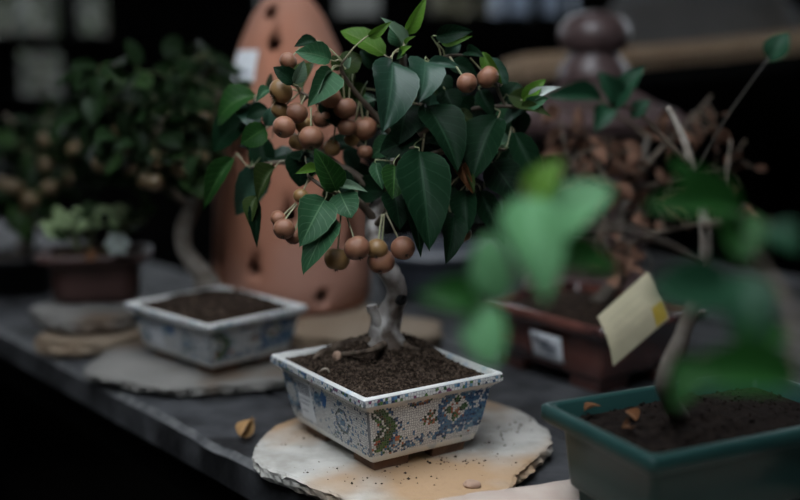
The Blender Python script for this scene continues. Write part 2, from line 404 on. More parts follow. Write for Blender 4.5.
def col_left(p, h):
    dx, dh = p-40, h-21; r = math.hypot(dx, dh*1.0)
    if 8.5 < r < 11.5: return ch([(.02, .035, .03), (.03, .07, .05), (.03, .08, .2)]) if R.random() < .85 else white()
    if r < 3.8: return ch(BLUE[1:4])
    if r < 8.5: return ch([(.30, .38, .46), white(), white(), (.10, .22, .35)])
    if 11.5 <= r <= 14.5: return white()
    if 14.5 < r < 17.5: return ch(BLUE[:3]) if R.random() < .6 else white()
    if abs(p-69)/7+abs(h-33)/9.5 < 1: return (.02, .13, .36)
    if math.hypot(p-80, h-30) < 6: return ch(BLUE[1:]) if R.random() < .85 else white()
    if h < 8 and p < 70: return ch(BLUE+GREEN[:1]) if R.random() < .35 else white()
    if p < 20 and R.random() < .18: return ch(BLUE)
    if abs(math.hypot(p-128, h-24)-13) < 4: return ch(BLUE[2:]) if R.random() < .8 else white()
    if 88 < p < 92: return ch(BLUE[2:]) if R.random() < .4 else white()
    if R.random() < .03: return ch(BLUE)
    return white()
def col_rim(p, h):
    k = noise.noise(Vector((p*.035, 3.3, 0)))
    if R.random() < .20+.55*max(0, k*2.2): return ch(BLUE+GREEN[:2])
    if R.random() < .06: return (.18, .05, .12)
    return tuple(c*.95 for c in white())
def mosaic():
    V, F, C = [], [], []
    def face(side, z0, z1, colf, size):
        half, other = ((PA, PB) if side in (0, 2) else (PB, PA))
        W = 2*(half-dz_at((z0+z1)/2)-.0012)
        nx, nz = int(W/size), max(2, int(round((z1-z0)/size)))
        gx, gz = W/nx, (z1-z0)/nz
        S = {}
        for i in range(-1, nx+1):
            for j in range(-1, nz+1):
                S[i, j] = ((i+.5+R.uniform(-.30, .30))*gx, (j+.5+R.uniform(-.30, .30))*gz)
        for i in range(nx):
            for j in range(nz):
                x, y = S[i, j]
                poly = [(max(0, x-2*gx), max(0, y-2*gz)), (min(W, x+2*gx), max(0, y-2*gz)), (min(W, x+2*gx), min(z1-z0, y+2*gz)), (max(0, x-2*gx), min(z1-z0, y+2*gz))]
                for a in range(-2, 3):
                    for b in range(-2, 3):
                        if (a or b) and (i+a, j+b) in S:
                            X, Y = S[i+a, j+b]; poly = clip(poly, (x+X)/2, (y+Y)/2, X-x, Y-y)
                if len(poly) < 3: continue
                cx = sum(q[0] for q in poly)/len(poly); cy = sum(q[1] for q in poly)/len(poly)
                n0 = len(V)
                for qx, qy in poly:
                    k = 1-.00022/max(math.hypot(qx-cx, qy-cy), .0005)
                    qx, qy = cx+(qx-cx)*k, cy+(qy-cy)*k
                    z = z0+qy; d = dz_at(z); half_z = half-d-.0010
                    u = (qx/W*2-1)*half_z; off = other-d+.00035
                    V.append({0: Vector((u, -off, z)), 1: Vector((-off, -u, z)), 2: Vector((-u, off, z)), 3: Vector((off, u, z))}[side])
                F.append(tuple(range(n0, len(V))))
                pm = cx*1000; 
                c = colf(pm if side in (0, 2) else W*1000-pm, cy*1000) if side in (0, 2) or True else None
                C.append(c)
    for side in range(4):
        face(side, .0055, .0485, col_right if side in (0, 2) else col_left, .0021)
        face(side, .0536, .0590, col_rim, .0026)
    me = mesh('mosaic', V, F, M_tile, False)
    at = me.color_attributes.new('tile', 'FLOAT_COLOR', 'CORNER')
    k = 0; buf = []
    for poly, c in zip(me.polygons, C): buf += [c[0], c[1], c[2], 1]*poly.loop_total
    at.data.foreach_set('color', buf)
    return me
def wall_pt(side, u, z, out):     # u metres from the middle along the face
    half, other = ((PA, PB) if side in (0, 2) else (PB, PA)); off = other-dz_at(z)+out
    return {0: Vector((u, -off, z)), 1: Vector((-off, -u, z)), 2: Vector((-u, off, z)), 3: Vector((off, u, z))}[side]
def wall_patch(side, u0, u1, z0, z1, out, nu=2, nz=5, sk=0):
    V = [wall_pt(side, u0+(u1-u0)*i/nu+sk*(j/nz), z0+(z1-z0)*j/nz, out) for j in range(nz+1) for i in range(nu+1)]
    F = [(j*(nu+1)+i, j*(nu+1)+i+1, (j+1)*(nu+1)+i+1, (j+1)*(nu+1)+i) for j in range(nz) for i in range(nu)]
    return V, F
MOS = mosaic()
V, F, mi = loft(PROF, PA, PB)
POTBODY = mesh('pot_body', V, F, [M_grout, M_glaze], True, [1 if (i < 4 or i in (8, 9, 10) or i > 11) else 0 for i in mi])
def foot_mesh():
    out = []
    a, b, h = PA-.0215, PB-.0215, .009
    pts = []
    L, T = .034, .012
    prof = [(0, 0), (L, 0), (L, T), (T, T), (T, L), (0, L)]
    V = [Vector((x+.0015*(1 if x == 0 else 0), y+.0015*(1 if y == 0 else 0), -h-.0005)) for x, y in prof]+[Vector((x, y, 0)) for x, y in prof]
    F = [(5, 4, 3, 2, 1, 0), (6, 7, 8, 9, 10, 11)]+[(i, (i+1) % 6, (i+1) % 6+6, i+6) for i in range(6)]
    return V, F
FOOT = mesh('foot', *foot_mesh(), M_clayfoot, False)
FH = .0095
def mosaic_pot(x, y, zbase, yaw, label, tilt=0, sticker=True, zs=1):
    t = thing('mosaic_pot', (0, 0, 0), label, 'plant pot', 'rectangular mosaic pots')
    M = Matrix.Translation((x, y, zbase+FH)) @ Matrix.Rotation(tilt, 4, 'Y') @ Matrix.Rotation(yaw, 4, 'Z') @ Matrix.Diagonal((1, 1, zs, 1))
    t.matrix_basis = M; WM[t] = M
    link('pot_body', POTBODY, t, M); link('mosaic_tiles', MOS, t, M, 'stuff')
    for sx_, sy_ in ((-1, -1), (1, -1), (-1, 1), (1, 1)):
        a, b = PA-.0225, PB-.0225
        # rotate (not mirror) the foot into each corner
        ang = {(-1, -1): 0, (1, -1): 90, (1, 1): 180, (-1, 1): 270}[(sx_, sy_)]
        link('foot', FOOT, t, M @ Matrix.Translation((sx_*a, sy_*b, 0)) @ Matrix.Rotation(math.radians(ang), 4, 'Z'))
    if sticker:
        # left face: side 1, position measured from its middle towards the far corner (negative u)
        st = link('price_sticker', mesh('price_sticker', *wall_patch(1, -.046, -.020, .010, .046, .0009, sk=0), M_paper), t, M)
        bars = []
        x_ = -.0445
        while x_ < -.022:
            wdt = R.choice((.0006, .001, .0015)); bars.append(wall_patch(1, x_, x_+wdt, .0335, .0445, .0011, 1, 2)); x_ += wdt+R.choice((.0007, .0011))
        link('barcode', mesh('barcode', *join(bars), M_ink), st, M)
        ln = []
        for zz, a_, b_ in ((.0285, -.043, -.025), (.0245, -.044, -.028), (.0175, -.042, -.032)):
            ln.append(wall_patch(1, a_, b_, zz, zz+.0012, .0011, 3, 1))
        link('print_line', mesh('print_line', *join(ln), M_inkg), st, M)
        tag(st, 'white paper price sticker with barcode')
    return t, M
pot1, M1 = mosaic_pot(-.0145, .882, ZS, .58, 'sharp blue white mosaic pot on sandstone slab holding the fruiting bonsai', tilt=-.003)
pot2, M2 = mosaic_pot(-.2095, 1.165, ZS2, .795, 'blurred mosaic pot on grey slab, left of the sharp one', zs=.88)
# ---- soil fills
def soil_fill(name, M, ha, hb, zedge, zmid, label, m=M_soil, n=26, grains=0, gsize=.0012, amp=.002, peak=(0, 0), rad=.07):
    V, F = [], []
    hgt = {}
    def hz(x, y):
        r = math.hypot(x-peak[0], y-peak[1])/rad
        e = min(1, (1-max(abs(x)/ha, abs(y)/hb))*5)
        base = zedge+(zmid-zedge)*math.exp(-r*r)*e
        return base+amp*e*(noise.noise(Vector((x*60, y*60, 2)))+.6*noise.noise(Vector((x*170, y*170, 4))))
    for j in range(n+1):
        for i in range(n+1):
            x, y = ha*(2*i/n-1), hb*(2*j/n-1); V.append(M @ Vector((x, y, hz(x, y))))
    for j in range(n):
        for i in range(n):
            a = j*(n+1)+i; F.append((a, a+1, a+n+2, a+n+1))
    for k in range(grains):
        x, y = R.uniform(-ha, ha)*.985, R.uniform(-hb, hb)*.985
        c = M @ Vector((x, y, hz(x, y)+gsize*.2)); s = gsize*R.choice((.3, .35, .4, .45, .5, .6, .8, 1.0, 1.2, 2.4 if R.random() < .2 else .5)); q = Matrix.Rotation(R.uniform(0, 6), 3, (R.random()-.5, R.random()-.5, R.random()))
        n0 = len(V)
        for d in ((1, 0, 0), (0, 1, 0), (-1, 0, 0), (0, -1, 0), (0, 0, .7), (0, 0, -.7)): V.append(c+q @ Vector(d)*s*R.uniform(.6, 1.2))
        for a, b, e in ((0, 1, 4), (1, 2, 4), (2, 3, 4), (3, 0, 4), (1, 0, 5), (2, 1, 5), (3, 2, 5), (0, 3, 5)): F.append((n0+a, n0+b, n0+e))
    nb = n*n
    o = link(name, mesh(name, V, F, [m, M_grain if m is M_soil else m], False, [0]*nb+[1]*(len(F)-nb)), kind='stuff')
    o.data.polygons.foreach_set('use_smooth', [i < nb for i in range(len(F))])
    tag(o, label, 'soil'); return hz
PEAK, PEAKE, PEAKZ = (.014, .020), .0555, .079
hz1 = soil_fill('potting_soil', M1, PA-.0056, PB-.0056, PEAKE, PEAKZ, 'dark brown crumbly soil mounded in the sharp mosaic pot', grains=15000, n=50, gsize=.0011, peak=PEAK, rad=.052, amp=.0032)
hz2 = soil_fill('potting_soil', M2, PA-.0056, PB-.0056, .056, .072, 'dark soil mounded in the blurred mosaic pot at left', grains=600, gsize=.002)

# ================================================================== LEAVES, FRUIT, TREES
def leaf_mesh(name, fold, curl, serr=.02, shape=0, wave=.0, ny=11, nx=6, twist=0):
    V, UV, F = [], [], []
    for j in range(ny+1):
        v = j/ny
        if shape == 0: wd = .5*(math.sin(math.pi*v**.88)**.85)*(1-.10*v)*1.05      # ovate with a point
        elif shape == 1: wd = .5*math.sin(math.pi*v**.9)**.62                            # blunt oval
        else: wd = .5*math.sin(math.pi*v**.75)**1.1*1.05                                    # lanceolate
        if 0 < j < ny: wd *= 1+serr*(1 if j % 2 else -1)
        wd = max(wd, .004)
        for i in range(nx+1):
            u = 2*i/nx-1
            x = u*wd; z = abs(u)*wd*fold+wave*math.sin(v*9+u*2)*abs(u)
            # curl: bend along the length
            a = curl*v; yy_ = math.sin(a)/curl if abs(curl) > 1e-3 else v; zz = -(1-math.cos(a))/curl if abs(curl) > 1e-3 else 0
            if twist: z += x*math.sin(twist*v)
            V.append((x, yy_, z*.6+zz)); UV.append((i/nx, v))
    for j in range(ny):
        for i in range(nx):
            a = j*(nx+1)+i; F.append((a, a+1, a+nx+2, a+nx+1))
    # normalise so that the tip is at distance one along y
    tip = Vector(V[ny*(nx+1)+nx//2]); L = tip.length; q = tip.rotation_difference(Vector((0, 1, 0)))
    V = [(q @ Vector(p))/L for p in V]
    V = [Vector((p.x*L, p.y, p.z)) for p in V]
    return V, F, UV
LV = []
for sh, fo, cu, wv, tw in ((0, .55, .9, .035, .35), (0, .25, 1.2, .04, -.6), (0, .9, .6, .03, -.4), (1, .35, .8, .035, .3), (2, .6, 1.0, .02, .5), (0, 1.1, .9, .06, .9), (1, .3, .6, .03, -.3), (0, .5, 1.7, .04, .6)):
    LV.append(leaf_mesh('leaf', fo, cu, .025, sh, wv, twist=tw))
LV.append(leaf_mesh('leaf', .55, .75, .014, 0, .045, ny=20, nx=8, twist=.35))         # 8: large near leaf
LV_low = [leaf_mesh('leaf', fo, cu, 0, sh, wv, ny=6, nx=4, twist=tw) for sh, fo, cu, wv, tw in ((0, .35, .6, .02, .2), (0, .2, .9, .0, -.4), (1, .3, .4, .02, 0), (2, .6, 1.2, .05, 1.2))]
LCACHE = {}
def leaf_data(var, mk, low=False):
    k = (var, mk, low)
    if k not in LCACHE:
        V, F, UV = (LV_low if low else LV)[var]
        me = mesh('leaf', V, F, LM[mk]); ul = me.uv_layers.new(name='UVMap')
        ul.data.foreach_set('uv', [c for l in me.loops for c in UV[l.vertex_index]])
        LCACHE[k] = me
    return LCACHE[k]
def leaf(tree, base, tip, width, mk, roll=0, var=None, low=False, up=.45, nodes=None, pm=None, face=None, pet=True, name='leaf'):
    ax = tip-base; L = ax.length; y = ax.normalized()
    n = face if face is not None else ((CAM-(base+tip)/2).normalized()+Vector((0, 0, up)))
    n = n-y*n.dot(y)
    if n.length < 1e-4: n = y.orthogonal()
    n.normalize(); n = Matrix.Rotation(math.radians(roll), 3, y) @ n
    x = y.cross(n).normalized()
    M = Matrix(((x.x*width, y.x*L, n.x*L, base.x), (x.y*width, y.y*L, n.y*L, base.y), (x.z*width, y.z*L, n.z*L, base.z), (0, 0, 0, 1)))
    if var is None: var = R.randrange(4 if low else 4)
    o = link(name, leaf_data(var, mk, low), tree, M)
    if pet:
        end = None
        if nodes:
            end = min(nodes, key=lambda q: (q-base).length)
            if (end-base).length > .075: end = base+(end-base).normalized()*.045
        else: end = base-y*L*.3-n*L*.05
        d = end-base
        if d.length > .003:
            mid = base+d*.45+Vector((0, 0, .12*d.length))-n*.06*L*0
            r = .00055 if not low else .0008
            link('petiole', mesh('petiole', *tube([base+y*L*.02, base-y*min(L*.12, d.length*.3), mid.lerp(end, .3), end], [r*.9, r, r*1.1, r*1.5], 2, 5), pm or M_petiole), o)
    return o
# fruit
def fruit_profile(n=14):
    out = []
    for i in range(n+1):
        a = math.pi*i/n; r = math.sin(a); z = -math.cos(a)*.93
        if i < 3: z += (.16, .10, .03)[i]         # calyx dent (bottom)
        if i > n-3: z -= (.05, .14, .22)[i-(n-2)] if i-(n-2) < 3 else 0
        out.append((max(r*1.0, .012), z))
    return out
FR = {}
def fruit_data(m):
    if m not in FR:
        V, F = lathe(fruit_profile(), 20)
        V = [v*(1+.035*noise.noise(v*1.6)) for v in V]
        FR[m] = mesh('fruit', V, F, m)
    return FR[m]
def star():
    V, F = [], []
    for k in range(5):
        a = 2*math.pi*k/5; c, s = math.cos(a), math.sin(a); n0 = len(V)
        V += [Vector((c*.10-s*.07, s*.10+c*.07, -.80)), Vector((c*.10+s*.07, s*.10-c*.07, -.80)), Vector((c*.24, s*.24, -1.03)), Vector((c*.16, s*.16, -.86))]
        F += [(n0, n0+1, n0+2), (n0, n0+2, n0+3), (n0+1, n0+3, n0+2)]
    V2, F2 = lathe([(.13, -.76), (.12, -.84), (.04, -.86)], 8)
    return join([(V, F), (V2, F2)])
CAL = mesh('calyx', *star(), M_calyx, False)
def fruit(tree, c, r, stalk_to=None, m=None, tilt=None, nodes=None, parts=True):
    if stalk_to is None and nodes:
        stalk_to = min(nodes, key=lambda q: (q-(c+Vector((0, 0, .03)))).length)
        if (stalk_to-c).length > .06: stalk_to = c+(stalk_to-c).normalized()*.045
    if stalk_to is None: stalk_to = c+Vector((R.uniform(-.01, .01), R.uniform(0, .01), r*2.6))
    d = (tilt or (stalk_to-c)).normalized()
    q = Vector((0, 0, 1)).rotation_difference(d)
    M = Matrix.Translation(c) @ q.to_matrix().to_4x4() @ Matrix.Rotation(R.uniform(0, 6), 4, 'Z') @ Matrix.Scale(r, 4)
    o = link('fruit', fruit_data(m or M_fruit), tree, M)
    if parts:
        top = c+d*r*.74; mid = (top+stalk_to)/2+d*.15*(stalk_to-top).length
        link('stalk', mesh('stalk', *tube([top, top+d*r*.35, mid.lerp(stalk_to, .4), stalk_to], [.0009, .0008, .0008, .0011], 3, 6), M_petiole), o)
        link('calyx', CAL, o, M)
    return o
def sample(polys, k=8):
    out = []
    for p in polys: out += catmull([Vector(q) for q in p], k)
    return out

# ------------------------------------------------------------------ the main bonsai
def S1(px, py, up=0.0):      # the point of the soil of the sharp pot seen at (px,py)
    z = .09
    for k in range(8):
        q = G(px, py, z); l = M1.inverted() @ q; z = (M1 @ Vector((l.x, l.y, hz1(max(-.06, min(.06, l.x)), max(-.07, min(.07, l.y)))+up))).z
    return q
_q = S1(386, 339); DS = (_q.y*cP-(_q.z-ZC)*sP)-.915; print('trunk depth shift', DS, M1.inverted() @ _q)
trunk_px = [(386, 372, .925, 21), (386, 360, .92, 21), (386, 350, .915, 20), (386, 340, .915, 18.5), (386, 326, .913, 15.5), (391, 311, .91, 12.3), (395.5, 298, .907, 10.8), (396, 288, .905, 10.3), (391.5, 275, .90, 10.2), (385, 264, .90, 10), (378, 252, .90, 9.5), (374, 236, .905, 9), (374, 216, .91, 8.5), (382, 196, .915, 7.5), (392, 172, .92, 6.5), (398, 145, .92, 5.5), (398, 115, .92, 4.5), (404, 82, .91, 3.2), (404, 55, .90, 2)]
trunk_px = [(x, y, s_+DS*max(0, min(1, (y-200)/130)), r_) for x, y, s_, r_ in trunk_px]
tbase = P(386, 345, .915)
tree = thing('bonsai_tree', tbase, 'sharp fruiting crab apple bonsai with bent grey trunk and hanging russet fruit', 'bonsai')
def tpts(lst): return [P(x, y, s) for x, y, s, r in lst], [r/FPX*s for x, y, s, r in lst]
def branch(tr, lst, name='branch', m=M_twig, seg=8, rough=.12):
    p, r = tpts(lst); return link(name, mesh(name, *tube(p, r, 4, seg, rough), m), tr), p
p, r = tpts(trunk_px)
trunk = link('trunk', mesh('trunk', *tube(p, r, 6, 22, .20), M_bark), tree)
polys = [p]
# stub of a cut limb, a knot hole and the surface roots
_, q = branch(tree, [(x_, y_, s_+DS, r_) for x_, y_, s_, r_ in [(380, 326, .905, 5), (376, 317, .90, 5), (373, 310, .898, 5.2), (372, 305, .897, 5)]], 'branch_stub', M_bark, 10, .3)
kc, kn = P(403, 300, .893+DS*.75), (CAM-P(404, 299, .894)).normalized()
KM = Matrix.Translation(kc) @ Vector((0, 0, 1)).rotation_difference((kn+Vector((.9, 0, 0))).normalized()).to_matrix().to_4x4()
link('knot_hole', mesh('knot_hole', *lathe([(.0040, -.006), (.0044, .0006), (.0036, .0010), (.0030, -.0015), (.0008, -.004)], 14, KM, 0, .8, 1.1), M_black), tree)
def root(lst):
    link('root', mesh('root', *tube([S1(x, y, u) for x, y, r_, u in lst], [r_/FPX*.9 for x, y, r_, u in lst], 5, 10, .4), M_root), tree)
root([(384, 345, 5, .000), (372, 350, 2.8, .0005), (358, 353, 2.4, .001), (338, 355, 3.4, .002)])
root([(374, 340, 6, .000), (356, 343, 4, .0), (338, 346, 4, .001), (322, 353, 4.5, .001), (314, 362, 3, -.003)])
root([(398, 342, 6, .0), (410, 347, 3, -.001), (424, 352, 2, -.003)])
root([(402, 338, 5, .0), (418, 340, 3, -.001), (432, 345, 2, -.003)])
link('root_cut', mesh('root_cut', *lathe([(.0042, -.002), (.0044, .0009), (.0012, .0012)], 12, Matrix.Translation(S1(337, 356, .0032)) @ Vector((0, 0, 1)).rotation_difference((P(332, 356, .855)-P(345, 355, .870)).normalized()).to_matrix().to_4x4()), M_cut), tree)
link('fine_root', mesh('fine_root', *tube([S1(321, 373, -.001), S1(322, 370, .004), S1(327, 369, .0055), S1(331, 376, -.001)], [.0009]*4, 5, 6), M_white), tree)
BR = [
 [(376, 222, .91, 5), (362, 205, .895, 4.2), (346, 195, .875, 3.6), (334, 192, .86, 2.8), (322, 186, .855, 2.2), (308, 176, .86, 1.6)],
 [(380, 200, .915, 5), (360, 178, .91, 4), (335, 165, .91, 3.2), (300, 162, .915, 2.6), (272, 163, .92, 2), (250, 168, .93, 1.2)],
 [(390, 176, .92, 4.5), (365, 150, .905, 3.6), (340, 125, .89, 3), (322, 105, .88, 2.2), (300, 92, .875, 1.6)],
 [(398, 140, .92, 4), (372, 112, .90, 3.2), (350, 85, .88, 2.4), (341, 68, .87, 1.8), (346, 58, .865, 1.2)],
 [(340, 165, .91, 2.5), (310, 145, .925, 2.4), (280, 125, .93, 2), (262, 108, .935, 1.5), (254, 98, .94, 1)],
 [(403, 85, .91, 3), (402, 62, .895, 2.6), (402, 50, .885, 2.2), (405, 38, .88, 1.4)],
 [(401, 100, .915, 3), (415, 80, .90, 2.6), (428, 64, .885, 2.2), (448, 56, .88, 1.6), (470, 55, .875, 1.3)],
 [(396, 160, .92, 4), (425, 130, .905, 3.4), (455, 112, .90, 3), (480, 108, .90, 2.4), (505, 106, .90, 2), (520, 108, .895, 1.5)],
 [(388, 185, .92, 4), (420, 160, .905, 3.2), (450, 150, .895, 2.8), (480, 148, .895, 2.2), (505, 150, .90, 1.6)],
 [(382, 196, .915, 4), (392, 180, .885, 3), (394, 165, .87, 2.4), (402, 152, .86, 2), (415, 147, .85, 1.4)],
 [(376, 225, .905, 3), (384, 214, .89, 2.6), (386, 208, .88, 2)],
 [(400, 120, .92, 3), (408, 108, .89, 2.6), (418, 104, .875, 2), (424, 106, .868, 1.4)],
 [(420, 160, .905, 2.4), (440, 185, .89, 2), (452, 205, .885, 1.5), (462, 215, .88, 1.0)],
 [(505, 106, .90, 1.6), (498, 90, .895, 1.4), (490, 65, .885, 1.2), (482, 55, .88, .8)],
]
for b in BR:
    _, q = branch(tree, b); polys.append(q)
NOD = sample(polys[1:], 6)
LF = [ # base, tip, width, kind, depth base, depth tip, roll, variant
 (331, 60, 295, 52, 22, 'm', .855, .845, 15, 0), (317, 42, 294, 47, 12, 'd', .865, .86, 30, 0),
 (294, 84, 273, 67, 17, 'd', .85, .845, -15, 0), (294, 83, 304, 60, 13, 'p', .85, .845, 25, 0),
 (331, 70, 308, 107, 27, 'm', .855, .84, -20, 2), (332, 71, 318, 96, 12, 'p', .853, .842, 40, 0),
 (392, 61, 383, 132, 48, 'g', .85, .825, -5, 8),
 (385, 55, 340, 31, 27, 'y', .88, .885, 0, 6), (368, 36, 392, 21, 9, 'y', .865, .86, 30, 4),
 (402, 50, 380, 17, 11, 'p', .88, .87, 20, 4), (401, 47, 394, 21, 16, 'm', .885, .885, -15, 0),
 (405, 33, 427, -5, 12, 'y', .88, .87, 20, 4), (405, 45, 416, 36, 6, 'y', .87, .865, 0, 4), (400, 54, 412, 46, 8, 'y', .865, .86, 0, 4), (404, 52, 396, 60, 7, 'G', .865, .86, 0, 4),
 (343, 70, 361, 55, 24, 'o', .88, .88, 10, 3), (346, 68, 351, 57, 7, 'p', .865, .86, 0, 0), (340, 70, 332, 55, 16, 'o', .885, .88, 10, 0),
 (436, 36, 473, 31, 17, 'd', .875, .865, 25, 0), (441, 42, 473, 36, 8, 'y', .88, .875, 20, 4),
 (446, 55, 461, 44, 13, 'g', .885, .88, 0, 3), (466, 52, 484, 57, 13, 'd', .875, .865, 0, 5), (428, 62, 461, 68, 12, 'g', .87, .865, 10, 0),
 (425, 61, 419, 103, 37, 'g', .87, .845, 0, 0), (483, 52, 502, 84, 13, 'y', .88, .88, 20, 0), (486, 60, 508, 84, 18, 'g', .895, .89, 0, 3),
 (408, 104, 399, 145, 40, 'd', .87, .85, 5, 0), (426, 105, 458, 171, 44, 'd', .868, .845, 0, 8), (445, 90, 456, 116, 24, 'd', .885, .88, 0, 0),
 (498, 117, 473, 181, 42, 'd', .885, .865, 5, 8), (492, 162, 518, 199, 36, 'd', .895, .885, 0, 3), (514, 132, 541, 192, 25, 'd', .905, .90, 10, 0),
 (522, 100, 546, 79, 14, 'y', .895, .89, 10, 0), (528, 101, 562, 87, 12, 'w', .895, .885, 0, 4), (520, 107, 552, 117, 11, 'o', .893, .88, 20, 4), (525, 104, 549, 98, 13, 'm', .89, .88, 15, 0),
 (506, 104, 518, 82, 24, 'd', .905, .91, 0, 3), (472, 110, 455, 100, 20, 'd', .90, .89, 0, 0), (455, 112, 475, 127, 14, 'o', .89, .885, 0, 0), (480, 90, 493, 118, 16, 'd', .895, .89, 0, 0),
 (256, 96, 217, 127, 27, 'G', .945, .95, 10, 7), (271, 89, 256, 102, 11, 'm', .885, .88, 20, 4), (250, 117, 213, 152, 32, 'd', .96, .965, 0, 0),
 (266, 128, 241, 144, 23, 'G', .91, .905, 0, 3), (268, 109, 246, 118, 16, 'd', .93, .93, 0, 0), (267, 126, 271, 107, 13, 'g', .91, .91, 0, 0), (270, 140, 250, 165, 24, 'd', .95, .95, 0, 0),
 (234, 158, 204, 210, 17, 'G', .93, .93, 15, 4), (265, 164, 236, 216, 30, 'g', .965, .965, 0, 0), (275, 168, 257, 201, 16, 'o', .885, .875, 25, 5),
 (257, 196, 250, 227, 14, 'o', .885, .88, 15, 4), (258, 201, 257, 248, 11, 'd', .89, .885, 15, 4), (262, 140, 268, 178, 24, 'd', .95, .945, 0, 0),
 (302, 150, 300, 187, 30, 'd', .905, .90, 0, 3), (318, 171, 295, 174, 10, 'y', .858, .85, 0, 4), (306, 158, 318, 176, 12, 'g', .88, .875, 0, 0),
 (336, 191, 314, 148, 25, 'G', .855, .835, -10, 0), (325, 199, 300, 247, 37, 'm', .85, .828, 0, 0), (332, 214, 304, 274, 28, 'm', .855, .835, -15, 1),
 (340, 193, 352, 218, 29, 'm', .855, .84, 0, 3), (342, 185, 368, 192, 10, 'p', .858, .845, 10, 4), (336, 197, 349, 181, 15, 'g', .865, .86, 0, 3),
 (394, 165, 393, 199, 25, 'G', .845, .83, 0, 3), (376, 163, 383, 190, 12, 'm', .86, .85, 10, 0), (394, 190, 400, 230, 28, 'd', .865, .85, 0, 0),
 (409, 180, 421, 257, 21, 'd', .86, .84, -15, 2), (419, 150, 430, 250, 50, 'd', .845, .815, 0, 8), (454, 214, 446, 264, 25, 'd', .87, .85, -5, 0),
 (466, 190, 468, 234, 25, 'd', .88, .865, 0, 0), (462, 164, 473, 194, 12, 'b', .875, .865, 15, 5), (468, 172, 474, 194, 7, 'o', .87, .862, 0, 0), (486, 187, 503, 214, 15, 'v', .93, .925, 0, 0), (478, 172, 500, 190, 14, 'v', .94, .93, 0, 0),
 (395, 92, 388, 108, 12, 'b', .89, .88, 0, 5), (408, 168, 398, 172, 10, 'b', .87, .865, 0, 5), (352, 70, 342, 98, 16, 'o', .90, .90, 0, 0),
 (480, 190, 505, 245, 22, 'd', .90, .89, 0, 0), (420, 75, 405, 100, 20, 'd', .895, .885, 10, 0), (375, 70, 360, 50, 14, 'd', .90, .90, 0, 0),
 (450, 62, 478, 80, 18, 'd', .90, .895, 0, 0), (440, 75, 446, 100, 20, 'd', .895, .89, 0, 0), (510, 150, 500, 185, 22, 'd', .92, .915, 0, 0),
]
for bx_, by_, tx, ty, wd, mk, s0, s1, roll, var in LF:
    b0, t0 = P(bx_, by_, s0), P(tx, ty, s1)
    leaf(tree, b0, t0, wd/FPX*(s0+s1)/2*1.08, mk, roll+R.uniform(-18, 18), var, nodes=NOD)
# leaves deeper in the crown
def py_of(q): return 250-FPX*(q.y*sP+(q.z-ZC)*cP)/(q.y*cP-(q.z-ZC)*sP)
for k in range(75):
    nd = R.choice([q for q in NOD if py_of(q) > 75])
    b0 = nd+Vector((R.uniform(-.014, .014), R.uniform(.0, .05), R.uniform(-.012, .014)))
    d = Vector((R.uniform(-1, 1), R.uniform(-.3, 1), R.uniform(-1, .25))).normalized(); L = R.uniform(.026, .044)
    leaf(tree, b0, b0+d*L, L*R.uniform(.55, .72), R.choice('dddgmo'), R.uniform(-40, 40), R.randrange(4), nodes=NOD, up=1.0, pm=M_petiole_d)
FRU = [ # centre, radius, depth, stalk end, tilt hint
 (281, 91, 12.5, .86, None, 'o'), (280, 110, 9.5, .87, None, 'o'), (297, 113, 11, .855, (305, 96, .86), 'r'), (284, 127, 11.5, .85, (297, 105, .865), 'r'), (311, 138, 12.8, .85, (311, 108, .86), 'r'),
 (304, 125, 9, .875, None, 'o'), (288, 61, 9, .865, (300, 48, .87), 'r'), (298, 142, 9, .88, None, 'o'), (322, 118, 10, .885, None, 'r'), (330, 98, 11, .875, (338, 80, .87), 'r'), (345, 108, 12, .88, None, 'r'), (347, 127, 10, .885, None, 'r'),
 (364, 128, 13, .90, None, 'r'), (365, 152, 8, .90, None, 'r'), (332, 148, 9, .91, None, 'o'), (352, 139, 8, .90, None, 'o'),
 (301, 196, 8, .855, (309, 178, .86), 'o'), (279, 219, 9, .86, (296, 203, .862), 'r'), (284, 229, 11, .845, (297, 205, .86), 'r'), (293, 237, 8, .86, (300, 215, .865), 'r'),
 (357, 248, 13.2, .845, (344, 208, .855), 'r'), (337, 259, 13, .865, (341, 214, .865), 'o'), (377, 249, 11, .855, (382, 215, .875), 'o'), (381, 261, 14, .862, (384, 214, .876), 'r'), (403, 248, 12.5, .85, (386, 213, .875), 'r'),
 (406, 154, 11, .875, (404, 138, .885), 'r'), (467, 83, 10.5, .855, (450, 57, .87), 'r'), (488, 77, 11.5, .875, (470, 58, .876), 'r'), (453, 221, 7.5, .88, None, 'o'), (463, 234, 8.5, .885, None, 'o'), (394, 97, 8, .90, None, 'r'), (420, 170, 9, .90, None, 'r'),
]
for x, y, rr, s, st, k in FRU:
    c = P(x, y, s); so = P(*st) if st else None
    tilt = None
    if (x, y) == (284, 229): tilt = Vector((.1, .75, .9))       # calyx turned to the viewer
    if (x, y) == (281, 91): tilt = Vector((.75, .35, .5))
    fruit(tree, c, rr/FPX*s, so, M_fruit if k == 'r' else M_fruit_o, tilt, NOD)

